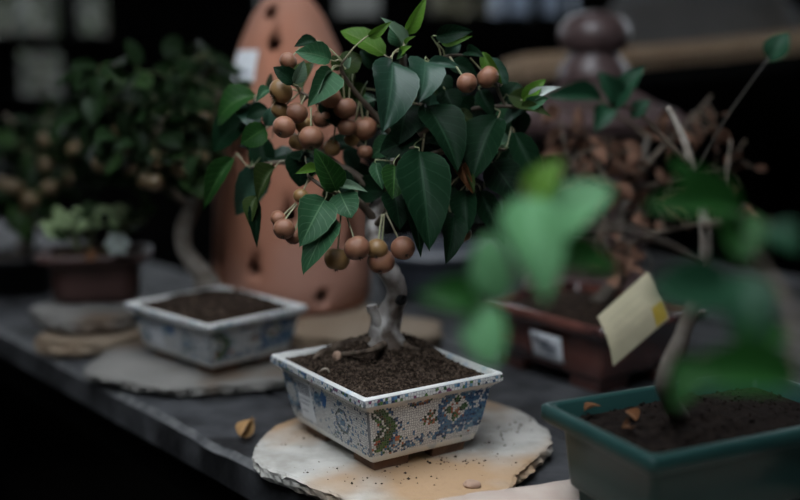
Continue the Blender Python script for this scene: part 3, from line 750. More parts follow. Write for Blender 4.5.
# ------------------------------------------------------------------ soft-focus trees
def foliage(tr, clusters, size, kinds, nodes, droop=-.3, wr=(.5, .7), fruit_list=(), pet=True, pm=M_petiole_d, vars_=(0, 1, 2)):
    for cx, cy, s, rx, ry, rs, n in clusters:
        for k in range(n):
            while True:
                a, b, c = R.uniform(-1, 1), R.uniform(-1, 1), R.uniform(-1, 1)
                if a*a+b*b+c*c <= 1: break
            b0 = P(cx+a*rx, cy+b*ry, s+c*rs)
            d = Vector((a+R.uniform(-.7, .7), c*.6+R.uniform(-.8, .5), R.uniform(-.8, .8)+droop)).normalized(); L = R.uniform(*size)
            leaf(tr, b0, b0+d*L, L*R.uniform(*wr), R.choice(kinds), R.uniform(-50, 50), R.choice(vars_), True, 1.0, nodes, pm, pet=pet)
# left bonsai in the second mosaic pot
tb = P(206, 283, 1.225)
tree2 = thing('bonsai_tree', tb, 'blurred leafy crab apple bonsai with S-bent trunk in the left mosaic pot', 'bonsai')
tl = [(207, 287, 1.225, 14), (204, 276, 1.225, 11), (192, 262, 1.225, 9), (184, 246, 1.225, 8.5), (184, 226, 1.225, 8.5), (192, 208, 1.23, 8), (196, 190, 1.24, 6), (186, 165, 1.25, 5), (170, 140, 1.26, 4), (160, 110, 1.27, 3)]
p, r = tpts(tl); link('trunk', mesh('trunk', *tube(p, r, 5, 14, .15), M_bark2), tree2); pl = [p]
for b in ([(192, 208, 1.23, 5), (170, 190, 1.22, 4), (150, 165, 1.21, 3), (125, 150, 1.2, 2)], [(190, 175, 1.24, 4), (205, 150, 1.23, 3.5), (215, 120, 1.22, 3), (220, 90, 1.22, 2)], [(172, 145, 1.26, 4), (140, 120, 1.24, 3), (110, 100, 1.22, 2.4), (90, 85, 1.2, 2)], [(163, 120, 1.27, 3), (175, 90, 1.25, 2.5), (185, 65, 1.25, 2)]):
    _, q = branch(tree2, b); pl.append(q)
N2 = sample(pl[1:], 5)
foliage(tree2, [(150, 120, 1.24, 70, 60, .10, 110), (200, 85, 1.24, 35, 38, .09, 48), (110, 95, 1.22, 36, 40, .08, 42), (175, 160, 1.22, 45, 26, .08, 34)], (.028, .045), 'xxxxxX', N2)
for x, y, rr, s in ((157, 160, 10, 1.17), (181, 168, 10.5, 1.16), (200, 158, 9.5, 1.18), (155, 183, 9, 1.17), (146, 181, 9, 1.2), (205, 120, 8, 1.2), (120, 130, 8, 1.18), (100, 165, 9, 1.2), (130, 170, 8, 1.2), (172, 140, 8, 1.17)):
    fruit(tree2, P(x, y, s), rr/FPX*s, None, M_fruit_g, None, N2)
# far-left tree in a plastic pot
tb3 = G(38, 305, .0)
s3 = 1.62
b3 = P(20, 268, s3)
nb = Vector((b3.x, b3.y, 0.0))
np_ = thing('nursery_pot', nb, 'black round plastic pot behind the brown pot at far left', 'plant pot')
hpot = b3.z-.005
hb = max(hpot, .06)
link('pot_body', mesh('pot_body', *lathe([(.048, 0), (.060, hb*.9), (.064, hb*.9), (.064, hb), (.059, hb), (.056, hb*.8), (.01, hb*.78)], 24, Matrix.Translation(nb)), M_black), np_)
so = centred('potting_soil', *lathe([(.056, -.012), (.057, 0), (.035, .006), (.004, .008)], 24, Matrix.Translation(nb+Vector((0, 0, hb-.008)))), M_soil, nb+Vector((0, 0, hb-.008))); tag(so, 'dark soil in the black plastic pot at far left', 'soil', kind='stuff')
tree3 = thing('bonsai_tree', nb+Vector((0, 0, hb)), 'dim leafy fruit tree at the far left edge, behind the brown pot', 'bonsai')
tl = [(20, 270, s3, 8), (24, 245, s3, 7), (32, 220, s3, 6), (30, 190, s3, 5), (40, 160, s3, 4), (46, 120, s3, 3)]
p, r = tpts(tl); link('trunk', mesh('trunk', *tube(p, r, 4, 10, .15), M_bark2), tree3); pl = [p]
for b in ([(30, 195, s3, 4), (15, 185, s3-.03, 3), (-10, 175, s3-.05, 2)], [(34, 175, s3, 4), (60, 160, s3-.03, 3), (80, 150, s3-.05, 2)], [(40, 150, s3, 3), (20, 130, s3-.03, 3), (5, 115, s3-.05, 2)]):
    _, q = branch(tree3, b); pl.append(q)
N3 = sample(pl, 5)
foliage(tree3, [(35, 165, s3-.03, 55, 40, .09, 70), (70, 130, s3-.02, 40, 40, .09, 40), (20, 205, s3-.05, 35, 18, .06, 20)], (.034, .052), 'xxxxxX', N3)
for x, y, rr, s in ((45, 140, 8, s3-.1), (30, 200, 9, s3-.12), (16, 188, 8, s3-.12), (28, 208, 8, s3-.1), (65, 180, 8, s3-.1), (45, 165, 8, s3-.1), (75, 150, 8, s3-.1), (6, 185, 8, s3-.1), (50, 188, 8, s3-.1)):
    fruit(tree3, P(x, y, s), rr/FPX*s, None, M_fruit_g, None, N3)

# ------------------------------------------------------------------ other pots: a general lofted pot
def loft_pot(name, M, ha, hb, prof, m, rad, label, feet=None, rim_m=None, fm=None, seg=5):
    t = thing(name, (0, 0, 0), label, 'plant pot'); t.matrix_basis = M; WM[t] = M
    V, F, mi = loft(prof, ha, hb, rad, seg)
    link('pot_body', mesh('pot_body', V, F, m, True), t, M)
    if feet:
        for sx_, sy_, ang in ((-1, -1, 0), (1, -1, 90), (1, 1, 180), (-1, 1, 270)):
            d, h, L = feet
            W = max(.014, L*.35)
            pr = [(0, 0), (L, 0), (L, W), (W, W), (W, L), (0, L)]
            Vf = [Vector((x*.93+L*.02, y*.93+L*.02, -h)) for x, y in pr]+[Vector((x, y, .0015)) for x, y in pr]
            Ff = [(5, 4, 3, 2, 1, 0), (6, 7, 8, 9, 10, 11)]+[(i, (i+1) % 6, (i+1) % 6+6, i+6) for i in range(6)]
            link('foot', mesh('foot', Vf, Ff, fm or m, False), t, M @ Matrix.Translation((sx_*(ha-d), sy_*(hb-d), 0)) @ Matrix.Rotation(math.radians(ang), 4, 'Z'))
    return t
def pot_prof(h, taper, lip, liph, wall, bulge=0):
    return [(taper+.012, 0), (taper+.002, .0005), (taper, .003), (taper*.72-bulge+lip*.6, h*.35), (taper*.35-bulge*.7+lip, h*.7), (lip*1.05, h-liph-.004), (lip*.35, h-liph-.0015), (0, h-liph+.001), (0, h-.0015), (.0015, h), (wall-.001, h), (wall, h-.0015), (wall+.002, h-.012), (wall+taper*.9+.004, h*.25)]
# brown glazed pot at right
zb = .014
Fc, Lc = G(603, 331, .075), G(488, 301, .075)
ex = (Lc-Fc); lb = ex.length; ey = Vector((-ex.y, ex.x, 0)).normalized()
if ey.y < 0: ey = -ey
exn = ex.normalized()
# local X = along the right face (ey), local Y = along the left face (exn)
yawb = math.atan2(ey.y, ey.x)
ha, hbb = .085, lb/2+.012
cen = Fc+ey*ha+exn*(hbb-.0)
MB = Matrix.Translation((cen.x, cen.y, zb)) @ Matrix.Rotation(yawb, 4, 'Z')
hb_ = .062
brown = loft_pot('glazed_pot', MB, ha, hbb, pot_prof(hb_, .014, .011, .012, .010, .004), M_brown, .006, 'glossy dark brown rectangular pot with white sticker, right of the trunk', (.020, zb, .045))
def frame_patch(c, ux, uy, n, w, h, bend=0, nu=6, nv=4, th=.0006, rag=0):
    V = []
    for side in (0, 1):
        for j in range(nv+1):
            for i in range(nu+1):
                a, b = i/nu*2-1, j/nv*2-1
                rr = rag*(noise.noise(Vector((a*3, b*3, 7)))) if (i in (0, nu) or j in (0, nv)) else 0
                V.append(c+ux*(a*w/2+rr)+uy*(b*h/2+rr)+n*(bend*(a*a)-th*side))
    F = []
    m = (nu+1)*(nv+1)
    for j in range(nv):
        for i in range(nu):
            a = j*(nu+1)+i; F.append((a, a+1, a+nu+2, a+nu+1)); F.append((m+a, m+a+nu+1, m+a+nu+2, m+a+1))
    bd_ = [i for i in range(nu+1)]+[j*(nu+1)+nu for j in range(1, nv+1)]+[nv*(nu+1)+i for i in range(nu-1, -1, -1)]+[j*(nu+1) for j in range(nv-1, 0, -1)]
    for k in range(len(bd_)):
        a, b = bd_[k], bd_[(k+1) % len(bd_)]; F.append((a, m+a, m+b, b))
    return V, F
# sticker on its left face (outward normal is -local X)
nl = -ey
def brown_face(px, py, z):   # point on left face plane roughly
    q = G(px, py, z); k = (q-(cen+nl*(ha-.010))).dot(nl); return q
zc_ = zb+.024
uxl = -exn
cc = cen+nl*(ha-.0095)
# find the spot along the face under pixel (548,352)
best = min(((Vector((cc.x, cc.y, zc_))+uxl*t/1000) for t in range(-120, 121)), key=lambda q: abs(400+FPX*q.x/((q.y*cP-(q.z-ZC)*sP))-547))
upv = (Vector((0, 0, 1))+nl*.18).normalized()
st = link('sticker', mesh('sticker', *frame_patch(best+nl*.0018, uxl, upv, nl, .047, .031, -.001, rag=.004), M_paper), brown)
tag(st, 'torn white paper sticker with dark print')
ink = []
for dx, dy, ww, hh in ((-.004, .006, .022, .004), (.004, .0, .024, .0045), (.006, -.0065, .016, .002), (-.014, .010, .006, .005)):
    ink.append(frame_patch(best+nl*.0026+uxl*dx+upv*dy, uxl, upv, nl, ww, hh, 0, 2, 1, .0002))
link('sticker_print', mesh('sticker_print', *join(ink), M_ink), st)
soil_fill('potting_soil', MB, ha-.011, hbb-.011, .052, .066, 'dark soil in the glossy brown pot at right', grains=300, gsize=.002)
# teal pot in the near right corner
zt = .098
Ft, Lt = G(652, 460, zt), G(538, 403, zt)
ex = Lt-Ft; lt = ex.length; exn2 = ex.normalized(); ey2 = Vector((-exn2.y, exn2.x, 0))
if ey2.x < 0: ey2 = -ey2
yawt = math.atan2(ey2.y, ey2.x); hat, hbt = .105, lt/2
cen2 = Ft+ey2*hat+exn2*hbt
ht = zt-ZP-.010
MT = Matrix.Translation((cen2.x, cen2.y, ZP+.010)) @ Matrix.Rotation(yawt, 4, 'Z')
teal = loft_pot('glazed_pot', MT, hat, hbt, pot_prof(ht, .016, .008, .011, .008, .002), M_teal, .006, 'dark teal rectangular pot in the near right corner, out of focus', (.022, .010, .04))
soil_fill('potting_soil', MT, hat-.009, hbt-.009, ht-.012, ht-.002, 'dark soil in the teal pot at near right', m=M_soil_shade, grains=500, gsize=.0018)
# brown pot at far left
c3 = P(97, 285, 1.36); cb = Vector((c3.x, c3.y, ZL2+.004))
h3 = (P(97, 252, 1.34).z-cb.z)
MB3 = Matrix.Translation(cb) @ Matrix.Rotation(.15, 4, 'Z')
oval = loft_pot('clay_pot', MB3, .070, .050, pot_prof(h3, .016, .010, .010, .009, .002), mat('dark_red_clay', (.045, .020, .017), (.06, .028, .024), .5, 14), .022, 'dark reddish brown pot on two stones at far left', (.026, .004, .03))
soil_fill('potting_soil', MB3, .056, .036, h3-.008, h3+.004, 'dark soil in the reddish brown pot at far left', grains=150, gsize=.003, n=14)
plant = thing('potted_plant', MB3 @ Vector((0, 0, h3)), 'low pale green rosette plant in the brown pot at far left', 'plant')
stems = []
for k in range(7):
    a = k*.9; q0 = MB3 @ Vector((.02*math.cos(a), .015*math.sin(a), h3-.004)); q1 = q0+Vector((.03*math.cos(a)+.004, .01*math.sin(a), R.uniform(.03, .055)))
    link('stem', mesh('stem', *tube([q0, (q0+q1)/2+Vector((0, 0, .008)), q1], [.003, .0025, .002], 3, 6), M_petiole_d), plant); stems.append(q1)
for k in range(60):
    q = R.choice(stems)+Vector((R.uniform(-.012, .012), R.uniform(-.012, .012), R.uniform(-.015, .01)))
    d = Vector((R.uniform(-1, 1), R.uniform(-1, .6), R.uniform(-.1, 1))).normalized(); L = R.uniform(.018, .03)
    leaf(plant, q, q+d*L, L*.62, R.choice('QQQX'), R.uniform(-30, 30), 2, True, 1.0, pet=False)
fl = P(119, 243, 1.29)
for k in range(6):
    a = k*math.pi/3; d = Vector((math.cos(a), -.5, math.sin(a)*.8)).normalized()
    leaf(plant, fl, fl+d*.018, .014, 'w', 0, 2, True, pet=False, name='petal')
link('flower_stem', mesh('flower_stem', *tube([fl, (fl+stems[0])/2, stems[0]], [.0012, .0012, .0015], 3, 5), M_petiole_d), plant)
leaf(plant, P(87, 262, 1.28), P(96, 250, 1.29), .014, 'b', 0, 0, True, pet=False)

# ------------------------------------------------------------------ terracotta cone
sC = 1.42
cC = G(294, 314, ZC5); cone_c = Vector((P(293, 300, sC).x, P(293, 300, sC).y, ZC5))
rC = 78/FPX*sC
hC = P(288, -6, sC).z-ZC5
prof = [(0, 0), (.35, 0), (.92, .0), (.99, .02), (1.0, .10), (.985, .25), (.94, .42), (.86, .58), (.74, .72), (.60, .83), (.44, .92), (.30, .97), (.14, 1.0)]
outer = [(max(r_, .02)*rC, z*hC) for r_, z in prof]
inner = [((max(r_, .03)*.88)*rC-.001, z*hC*.965+.012) for r_, z in prof[1:]][::-1]
V, F = lathe(outer[1:], 48)
V2, F2 = lathe([(max(r_*.86, .01)*rC, .012+z*hC*.95) for r_, z in prof[2:]], 48)
n0 = len(V); F += [tuple(n0+i for i in f[::-1]) for f in F2]; V += V2
cone = thing('terracotta_cone', cone_c, 'tall bullet-shaped terracotta cone with round holes behind the fruiting bonsai', 'garden ornament')
tmp = bpy.data.objects.new('tmp', mesh('cone_shell', V, F, [M_terra])); COL.objects.link(tmp); tmp.location = cone_c
cuts = []
def cone_r(z):
    t = z/hC
    for (r0, z0), (r1, z1) in zip(prof[3:], prof[4:]):
        if z0 <= t <= z1: return rC*(r0+(r1-r0)*(t-z0)/(z1-z0))
    return rC
def cone_hit(px, py):
    for k in range(400):
        q = P(px, py, 1.2+k*.001); d_ = Vector((q.x-cone_c.x, q.y-cone_c.y)).length
        if d_ <= cone_r(q.z-ZC5): return q
    return None
for px, py in ((270, 13), (274, 44), (312, 60), (220, 264), (254, 268), (322, 297), (352, 240), (290, 215), (240, 150), (320, 150)):
    q = cone_hit(px, py)
    if q is None: continue
    d_ = Vector((q.x-cone_c.x, q.y-cone_c.y, 0)).normalized(); d_.z = .2
    Mh = Matrix.Translation(q-cone_c) @ Vector((0, 0, 1)).rotation_difference(d_).to_matrix().to_4x4()
    cuts.append(lathe([(.0095, -.035), (.0095, .02)], 10, Mh))
for k in range(10):      # the same holes go on round the back
    a = .3+k*.26; zf = (.12, .3, .5, .68)[k % 4]; rr = cone_r(zf*hC)
    cuts.append(lathe([(.0095, -.035), (.0095, .02)], 10, Matrix.Translation((math.cos(a)*rr, math.sin(a)*rr, zf*hC)) @ Vector((0, 0, 1)).rotation_difference(Vector((math.cos(a), math.sin(a), .2))).to_matrix().to_4x4()))
Vc, Fc_ = join(cuts)
cut = bpy.data.objects.new('cut', mesh('cut', Vc, Fc_, M_terra, False)); COL.objects.link(cut); cut.location = cone_c
bm_ = tmp.modifiers.new('b', 'BOOLEAN'); bm_.object = cut; bm_.operation = 'DIFFERENCE'; bm_.solver = 'EXACT'
dg = bpy.context.evaluated_depsgraph_get(); me = bpy.data.meshes.new_from_object(tmp.evaluated_get(dg)); me.name = 'cone_shell'
bpy.data.objects.remove(tmp); bpy.data.objects.remove(cut)
link('shell', me, cone, Matrix.Translation(cone_c))
# label wrapped on its left shoulder
def cone_patch(a0, a1, z0, z1, out, m, name, parent):
    V, F = [], []
    nu, nv = 8, 4
    for j in range(nv+1):
        z = z0+(z1-z0)*j/nv
        for i in range(nu+1):
            a = a0+(a1-a0)*i/nu; r_ = cone_r(z)+out; V.append(cone_c+Vector((r_*math.cos(a), r_*math.sin(a), z)))
    for j in range(nv):
        for i in range(nu):
            q = j*(nu+1)+i; F.append((q, q+1, q+nu+2, q+nu+1))
    return link(name, mesh(name, V, F, m), parent)
zl = P(248, 82, sC-.05).z-ZC5
lab = cone_patch(math.radians(203), math.radians(242), zl, zl+.040, .0012, M_paper, 'paper_label', cone); tag(lab, 'white paper label')
cone_patch(math.radians(207), math.radians(238), zl+.010, zl+.015, .002, M_inkg, 'print_line', lab)
# slate pot behind the trunk
cs = G(428, 322, 0.0); sp_c = P(430, 290, 1.62); spb = Vector((sp_c.x, sp_c.y, 0))
hs = P(430, 246, 1.62).z
slate = thing('round_pot', spb, 'dark slate blue round pot in the shade behind the bent trunk', 'plant pot')
rs_ = 62/FPX*1.62
link('pot_body', mesh('pot_body', *lathe([(rs_*.74, 0), (rs_*.80, .01), (rs_*.95, hs*.72), (rs_*.97, hs*.86), (rs_*1.03, hs*.87), (rs_*1.03, hs), (rs_*.94, hs), (rs_*.92, hs*.8), (rs_*.1, hs*.78)], 40, Matrix.Translation(spb)), M_slate), slate)

# ------------------------------------------------------------------ dry plant in the brown pot
db = MB @ Vector((.0, -.01, .060))
dry = thing('dried_bonsai', db, 'withered brown leaved bonsai standing in the glossy brown pot', 'bonsai')
def wpt(px, py, s): return P(px, py, s)
pls = []
def wbranch(pts, r0, r1, m=M_twig, tr=dry, name='branch', seg=8):
    n = len(pts); rs = [r0+(r1-r0)*i/(n-1) for i in range(n)]
    link(name, mesh(name, *tube(pts, rs, 4, seg, .15), m), tr); pls.append(pts)
sd = (db.y*cP-(db.z-ZC)*sP)
t1 = [db, P(625, 270, sd), P(618, 235, sd), P(626, 200, sd), P(640, 170, sd+.02), P(650, 130, sd+.03)]
wbranch(t1, .009, .003, M_bark2, name='trunk', seg=12)
for pts in ([P(622, 240, sd), P(600, 215, sd-.02), P(580, 185, sd-.04), P(565, 150, sd-.05)], [P(624, 205, sd), P(600, 170, sd), P(590, 140, sd)], [P(636, 178, sd), P(660, 150, sd), P(690, 120, sd+.02), P(712, 95, sd+.02)], [P(620, 250, sd), P(650, 235, sd-.02), P(690, 225, sd-.02), P(730, 215, sd)], [P(632, 190, sd), P(680, 180, sd+.03), P(722, 170, sd+.04), P(745, 140, sd+.04)], [P(648, 140, sd+.03), P(625, 120, sd+.02), P(600, 110, sd)]):
    wbranch(pts, .0035, .0012)
ND = sample(pls, 5)
foliage(dry, [(600, 165, sd-.02, 42, 36, .05, 40), (640, 205, sd, 55, 42, .05, 34), (690, 130, sd+.02, 38, 30, .04, 24), (575, 125, sd-.02, 26, 20, .03, 10), (730, 190, sd+.02, 30, 45, .05, 16), (610, 262, sd-.04, 40, 18, .04, 14)], (.014, .030), 'qqq', ND, droop=-.5, wr=(.4, .7), pet=True, pm=M_twig, vars_=(0, 1, 3))
# bare pale twig standing right of it
wbranch([P(722, 200, sd-.02), P(727, 170, sd-.03), P(731, 140, sd-.035)], .0010, .0006, M_white, name='twig', seg=6)
# plant tag hung on the brown pot's bonsai
tgs = 1.02
a, b, c_, d = P(597, 317, tgs-.03), P(647, 272, tgs+.01), P(668, 319, tgs+.0), P(613, 366, tgs-.04)
def quad_sheet(a, b, c, d, bend, th, n=8):
    nrm = (b-a).cross(d-a).normalized(); V, F = [], []
    for s in (0, 1):
        for j in range(n+1):
            for i in range(n+1):
                u, v = i/n, j/n
                q = a*(1-u)*(1-v)+b*u*(1-v)+c*u*v+d*(1-u)*v
                V.append(q-nrm*(bend*math.sin(math.pi*v)+th*s))
    m = (n+1)**2
    for j in range(n):
        for i in range(n):
            k = j*(n+1)+i; F += [(k, k+1, k+n+2, k+n+1), (m+k, m+k+n+1, m+k+n+2, m+k+1)]
    bd_ = list(range(n+1))+[j*(n+1)+n for j in range(1, n+1)]+[n*(n+1)+i for i in range(n-1, -1, -1)]+[j*(n+1) for j in range(n-1, 0, -1)]
    for k in range(len(bd_)):
        x, y = bd_[k], bd_[(k+1) % len(bd_)]; F.append((x, m+x, m+y, y))
    return V, F
tg = thing('plant_tag', d, 'beige plastic plant tag with yellow mark leaning over the brown pot', 'plant tag')
link('plate', mesh('plate', *quad_sheet(a, b, c_, d, .004, .0012), M_tag, False), tg)
nrm = (b-a).cross(d-a).normalized()
if nrm.dot(CAM-a) < 0: nrm = -nrm
n0_ = (b-a).cross(d-a).normalized()
def tq(u, v, o=0): return a*(1-u)*(1-v)+b*u*(1-v)+c_*u*v+d*(1-u)*v-n0_*.004*math.sin(math.pi*v)+nrm*o+(nrm*.0012 if n0_.dot(nrm) < 0 else Vector())*0
def tag_patch(u0, u1, v0, v1, o):
    n = 5; V = [tq(u0+(u1-u0)*i/n, v0+(v1-v0)*j/n, o) for j in range(n+1) for i in range(n+1)]
    return V, [(j*(n+1)+i, j*(n+1)+i+1, (j+1)*(n+1)+i+1, (j+1)*(n+1)+i) for j in range(n) for i in range(n)]
OFF = .0003 if n0_.dot(nrm) > 0 else .0015
link('yellow_mark', mesh('yellow_mark', *tag_patch(.78, .985, .60, .97, OFF), M_yellow), tg)
for k in range(4):
    v0 = .2+.17*k; link('writing_line', mesh('writing_line', *tag_patch(.12, .7, v0, v0+.025, OFF), M_taglines), tg)
link('tie_wire', mesh('tie_wire', *tube([tq(.95, .1), P(652, 262, tgs+.03), P(646, 250, sd-.02), P(640, 238, sd-.015)], [.0008]*4, 4, 6), M_wire), tg)

# ------------------------------------------------------------------ lantern behind
sL = 1.52
lc = P(592, 110, sL); lb_ = Vector((lc.x, lc.y, 0))
lant = thing('garden_lantern', lb_, 'purplish brown clay garden lantern with domed finial, behind the withered bonsai', 'lantern')
TL = Matrix.Translation(lb_)
zr = P(592, 118, sL-.12).z; zn = P(592, 84, sL).z; zf0 = P(592, 50, sL).z; zf1 = P(592, 11, sL).z
pxm = sL/FPX
link('finial', mesh('finial', *lathe([(36*pxm*.70, zf0-.004), (36*pxm*.92, zf0+.006), (36*pxm, zf0+(zf1-zf0)*.35), (36*pxm*.93, zf0+(zf1-zf0)*.62), (36*pxm*.70, zf0+(zf1-zf0)*.85), (36*pxm*.35, zf1-.003), (.004, zf1)], 32, TL), M_lant), lant)
link('neck', mesh('neck', *lathe([(34*pxm, zn-.01), (36*pxm, zn+.012), (33*pxm, zn+(zf0-zn)*.55), (24*pxm, zf0-.006), (26*pxm, zf0)], 28, TL), M_lant), lant)
rr_ = 105*pxm
link('roof', mesh('roof', *lathe([(rr_*.55, zr-.035), (rr_*.98, zr-.022), (rr_*1.02, zr-.008), (rr_*.92, zr+.004), (rr_*.70, zr+.016), (rr_*.48, zr+(zn-zr)*.75), (rr_*.32, zn+.002), (rr_*.1, zn+.004)], 6, TL @ Matrix.Rotation(.35, 4, 'Z')), M_lant, False), lant)
for k in range(6):
    a = .35+k*math.pi/3+math.pi/6
    Mk = TL @ Matrix.Rotation(a, 4, 'Z')
    link('pillar', mesh('pillar', *box(rr_*.44, rr_*.52, -.010, .010, .10, zr-.03, Mk), M_lant, False), lant)
link('fire_box', mesh('fire_box', *lathe([(rr_*.40, .10), (rr_*.40, zr-.03)], 6, TL @ Matrix.Rotation(.35, 4, 'Z')), M_dark, False), lant)
link('plinth', mesh('plinth', *lathe([(rr_*.70, 0), (rr_*.72, .03), (rr_*.55, .05), (rr_*.58, .085), (rr_*.62, .10), (rr_*.2, .102)], 6, TL @ Matrix.Rotation(.35, 4, 'Z')), M_lant, False), lant)

# ------------------------------------------------------------------ raised tier behind, stone slab and rock on it
sT = 2.25
zt0 = P(640, 78, sT).z-.012
ti0, ti1 = P(470, 80, sT), P(900, 60, sT)
tier = thing('tier_shelf', Vector((.6, 2.35, GZ)), 'dark raised timber shelf behind the lantern', 'shelf')
TX = P(500, 82, sT); TT = Matrix.Translation((TX.x, 0, TX.z)) @ Matrix.Rotation(-math.atan((P(860, 46, sT).z-TX.z)/(P(860, 46, sT).x-TX.x)), 4, 'Y')
def tz(x): return TX.z+(x-TX.x)*(P(860, 46, sT).z-TX.z)/(P(860, 46, sT).x-TX.x)
for y in (2.12, 2.33): link('shelf_board', mesh('shelf_board', *box(-.08, 1.4, y, y+.20, -.03, 0, TT), M_dark, False), tier)
for x in (TX.x, 1.4):
    for y in (2.15, 2.47): link('post', mesh('post', *box(x, x+.05, y, y+.05, GZ, tz(x)-.031), M_dark, False), tier)
tp = [P(498, 66, sT), P(520, 56, sT), P(600, 48, sT), P(700, 40, sT), P(800, 32, sT), P(830, 40, sT)]
def tslab():
    # a long split stone lying on the shelf, rising to the right
    secs = [(500, 72, 62), (520, 80, 56), (560, 78, 52), (620, 74, 48), (690, 66, 42), (760, 56, 34), (800, 50, 30), (860, 46, 27)]
    V, F = [], []
    for k, (x, yb, yt) in enumerate(secs):
        zb_, zt_ = P(x, yb, sT).z, P(x, yt, sT).z; X = P(x, 60, sT).x
        zb_ = tz(X)
        dp = .16+.03*noise.noise(Vector((k*1.3, 0, 0)))
        sh = .4 if k in (0,) else 1
        for yy_, zz in ((0, zb_), (-.012, zb_*.45+zt_*.55), (.006, zt_), (dp*sh, zt_), (dp*sh+.01, zb_)):
            V.append(Vector((X+R.uniform(-.004, .004), 2.145+(.04 if k == 0 else 0)+yy_+R.uniform(-.004, .004), zz)))
    m = 5
    for k in range(len(secs)-1):
        for j in range(m):
            a, b = k*m+j, k*m+(j+1) % m; F.append((a, b, b+m, a+m))
    F.append(tuple(range(m))[::-1]); F.append(tuple(range(len(V)-m, len(V))))
    return V, F
V, F = tslab(); c0 = sum((v for v in V), Vector())/len(V); c0.z = zt0
tag(centred('stone_slab', V, F, mat('slab_ochre', (.50, .33, .21), (.60, .43, .28), .85, 10, .5, 40), c0, False), 'long tan split stone lying on the raised shelf at upper right', 'stone')
def rock(name, c, rx, ry, rz, m, label, seed, tiltm=None):
    bm = bmesh.new(); bmesh.ops.create_icosphere(bm, subdivisions=4, radius=1)
    V = []
    for v in bm.verts:
        k = 1+.22*noise.noise(v.co*1.4+Vector((seed, 0, 0)))+.08*noise.noise(v.co*4+Vector((0, seed, 0)))
        p_ = v.co*k; V.append(Vector((c.x+p_.x*rx, c.y+p_.y*ry, max(c.z, c.z+rz*.55+p_.z*rz))))
    F = [tuple(x.index for x in f.verts) for f in bm.faces]; bm.free()
    if tiltm: V = [c+tiltm @ (v-c) for v in V]
    o = centred(name, V, F, m, c); return tag(o, label, 'stone')
rk = P(700, 40, 2.36); rock('rock', Vector((rk.x, 2.43, tz(rk.x)+.0005)), .24, .085, .125, M_grey, 'large grey rock on the raised shelf at the top right', 5, TT.to_3x3())

# ------------------------------------------------------------------ fence with openings, garden beyond it
fy = 3.3
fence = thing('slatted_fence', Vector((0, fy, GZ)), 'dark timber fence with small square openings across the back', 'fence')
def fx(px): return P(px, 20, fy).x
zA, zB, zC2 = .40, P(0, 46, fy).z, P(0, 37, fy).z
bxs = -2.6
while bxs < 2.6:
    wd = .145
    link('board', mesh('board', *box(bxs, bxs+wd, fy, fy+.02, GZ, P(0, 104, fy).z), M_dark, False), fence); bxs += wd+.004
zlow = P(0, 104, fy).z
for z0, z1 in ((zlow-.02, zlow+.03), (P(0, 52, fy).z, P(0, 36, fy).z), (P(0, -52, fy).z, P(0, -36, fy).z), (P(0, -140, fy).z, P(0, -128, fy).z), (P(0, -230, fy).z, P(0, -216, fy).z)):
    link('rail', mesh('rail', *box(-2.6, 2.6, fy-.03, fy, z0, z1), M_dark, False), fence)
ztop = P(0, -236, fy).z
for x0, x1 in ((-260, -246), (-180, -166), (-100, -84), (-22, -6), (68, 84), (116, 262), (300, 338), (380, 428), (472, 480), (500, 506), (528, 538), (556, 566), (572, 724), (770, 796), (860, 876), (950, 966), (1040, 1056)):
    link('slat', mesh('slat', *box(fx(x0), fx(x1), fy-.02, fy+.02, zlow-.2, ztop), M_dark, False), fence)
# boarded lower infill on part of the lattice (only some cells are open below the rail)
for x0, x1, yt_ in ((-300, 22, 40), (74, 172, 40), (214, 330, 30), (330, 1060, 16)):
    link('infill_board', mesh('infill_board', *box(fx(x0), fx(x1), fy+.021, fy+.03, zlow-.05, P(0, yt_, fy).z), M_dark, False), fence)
wl = link('wall_back', mesh('wall_back', *box(-5, 5, 6.2, 6.35, GZ, 1.1), M_wall, False), kind='structure'); tag(wl, 'pale rendered garden wall seen through the fence openings')
def hedge(x0, x1, y, h, m, label, seed):
    V, F = [], []
    Rr = random.Random(seed)
    for k in range(2600):
        p_ = Vector((Rr.uniform(x0, x1), y+Rr.uniform(-.22, .22), GZ+Rr.uniform(0, 1)**.7*h)); q = Matrix.Rotation(Rr.uniform(0, 6), 3, (Rr.random()-.5, Rr.random()-.5, Rr.random()-.5)); s = Rr.uniform(.03, .06); n0 = len(V)
        for d_ in ((-.5, 0, 0), (0, -.7, .1), (.5, 0, 0), (0, .7, .1)): V.append(p_+q @ Vector(d_)*s)
        F.append((n0, n0+1, n0+2, n0+3))
    c = Vector(((x0+x1)/2, y, GZ)); t = thing('hedge', c, label, 'hedge')
    link('foliage', mesh('foliage', V, F, m, False), t, None, 'stuff')
    for k in range(6):
        xx = x0+(x1-x0)*(k+.5)/6; link('stem', mesh('stem', *tube([Vector((xx, y, GZ)), Vector((xx+.03, y+.02, GZ+h*.5)), Vector((xx, y, GZ+h*.9))], [.015, .012, .006], 3, 6), M_twig), t)
bq = P(530, 20, 4.4)  # added barrel shape whose colour stands in for bluish daylight in the openings
brl = thing('added_barrel', Vector((bq.x, 4.4, GZ)), 'added blue grey barrel standing in for bluish daylight beyond the fence at top centre', 'barrel')
M_daylight_patch = mat('daylight_blue_grey', (.045, .058, .078), (.055, .068, .088), .6, spec=.2)
link('added_barrel_body', mesh('added_barrel_body', *lathe([(.15, 0), (.165, .02), (.175, .5), (.18, .9), (.175, 1.3), (.165, 1.58), (.15, 1.6)], 32, Matrix.Translation((bq.x, 4.4, GZ))), M_daylight_patch), brl)
for zz in (.4, .8, 1.2): link('hoop', mesh('hoop', *lathe([(.176, zz), (.186, zz+.005), (.186, zz+.025), (.176, zz+.03)], 32, Matrix.Translation((bq.x, 4.4, GZ))), M_daylight_patch), brl)
